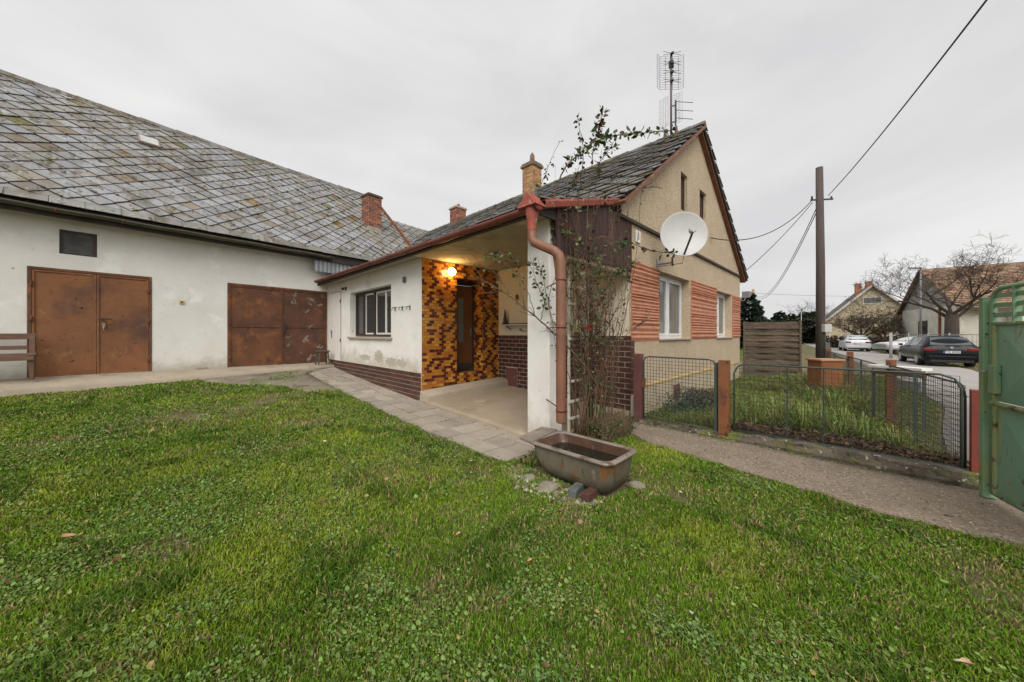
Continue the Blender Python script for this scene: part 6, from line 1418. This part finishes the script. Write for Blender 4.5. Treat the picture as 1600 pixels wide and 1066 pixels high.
tag(mb.build('leaf_litter', leaf_m), 'brown dead leaves and twigs gathered behind the mossy kerb', 'leaf litter', kind='stuff')
# verge grass and far meadow
def verge(P, n, name, label, c0, c1, hb, wm):
    a, b = area(n, P); Y = (a+b)/S2; lt = RNG.random((len(a), 1)); col = (np.array(c0)*(1-lt)+np.array(c1)*lt)*RNG.uniform(.75, 1.2, (len(a), 1)); blades(a, b, Y, 1, wm, col, name, label, z0=gnp(a, b)-.02, hbase=hb)
verge([sp(.5, .02), sp(13, 0.05), sp(13, -1.9), sp(6, -1.3), sp(3, -.5), sp(1.2, -.1)], 26000, 'verge_grass', 'short grass strip between the wire fence and the street', (.08, .13, .02), (.16, .19, .04), (.03, .08), .8)
verge([sp(8, -5.2), sp(30, -5.6), sp(60, -6), sp(60, -10), sp(30, -9), sp(8, -9)], 52000, 'verge_grass', 'olive grass verge beneath the parked cars', (.15, .15, .05), (.22, .20, .09), (.03, .07), .8)
verge([sp(16, .5), sp(75, 1), sp(75, 16), sp(24, 9)], 60000, 'meadow', 'bright green meadow beyond the wooden screen', (.13, .22, .03), (.18, .27, .04), (.05, .12), .9)
# fallen leaves on the lawn
FLV = [(101, 852, .07, (.42, .24, .12)), (181, 889, .065, (.22, .08, .05)), (140, 812, .05, (.20, .08, .05)), (504, 790, .05, (.20, .09, .06)), (506, 688, .05, (.55, .45, .30)), (735, 728, .055, (.45, .36, .24)), (770, 722, .06, (.40, .32, .22)), (830, 888, .035, (.50, .26, .10)), (906, 825, .05, (.30, .20, .11)), (1062, 778, .035, (.5, .45, .36)), (1080, 975, .03, (.45, .4, .3)), (1515, 1056, .05, (.50, .33, .18)), (718, 845, .04, (.46, .28, .16)), (604, 756, .045, (.42, .24, .16)), (1062, 660, .03, (.6, .58, .54)), (778, 716, .03, (.5, .46, .4))]
desc = ['tan curled fallen leaf', 'dark red brown fallen leaf', 'small maroon fallen leaf', 'maroon fallen leaf', 'pale yellow fallen leaf', 'pale crumpled fallen leaf', 'beige crumpled fallen leaf', 'orange fallen leaf', 'brown thin fallen leaf', 'small white grey fallen leaf', 'small straw coloured fallen leaf', 'light brown curled fallen leaf', 'upright tan fallen leaf', 'pinkish brown fallen leaf', 'tiny white fallen leaf', 'small grey fallen leaf']
where = ['in the lawn at lower left', 'in the lawn at lower left, below the tan one', 'in the lawn above the tan leaf', 'in the middle of the lawn', 'in the lawn in front of the paving', 'beside the last paving slab', 'just left of the bathtub', 'in the lawn below the bathtub', 'in the lawn right below the two bricks', 'in the lawn right of the bathtub', 'in the foreground grass below the bathtub', 'beside the twig at the lower right corner', 'in the lawn left below the bathtub', 'in the lawn below the paved strip', 'on the brown path beyond the bathtub', 'on the paving edge near the bathtub']
for i, (px, py, s, c) in enumerate(FLV):
    Y = F*H/(py-522); 
    if i == 4: Y = F*(H-.1)/(py-522)
    a, b = cp(px, Y); mb = MB(); mb.cur = c
    n = 10; ring = []; ce = len(mb.v)
    for k in range(n):
        t = 2*math.pi*k/n; r_ = s*.5*(1+.35*math.cos(t)+.22*math.cos(3*t+i)); ring.append((math.cos(t)*r_, math.sin(t)*r_*.7, .012+.25*abs(math.sin(t)*r_)))
    mb.v += ring+[(0, 0, .0)]; 
    for k in range(n): mb.face((k, (k+1) % n, n), True)
    o = mb.build('fallen_leaf', leaf_m); o.location = (a, b, g(a, b)+(.045 if i not in (14, 15) else .02)); o.rotation_euler = (.15, .2, i*1.3); tag(o, desc[i]+' '+where[i], 'leaf', 'leaves fallen on the yard')
mb = MB(); a, b = cp(1490, F*H/(1048-522)); a2, b2 = cp(1512, F*H/(1054-522)); mb.tube([(a, b, .05), ((a+a2)/2, (b+b2)/2, .055), (a2, b2, .045)], [.004, .006, .007], 6); tag(mb.build('twig', M('pale_twig', (.50, .46, .28), (.4, .36, .22), 6, .8)), 'short pale twig in the grass at the lower right corner', 'twig')
mb = MB(); a, b = cp(1475, F*H/(808-522)); a2, b2 = cp(1490, F*H/(811-522)); mb.tube([(a, b, .02), (a2, b2, .022)], .004, 5); tag(mb.build('twig', bark), 'short dark twig lying on the brown path', 'twig')

for o in list(bpy.data.objects):
    if '_wo' in o: del o['_wo']
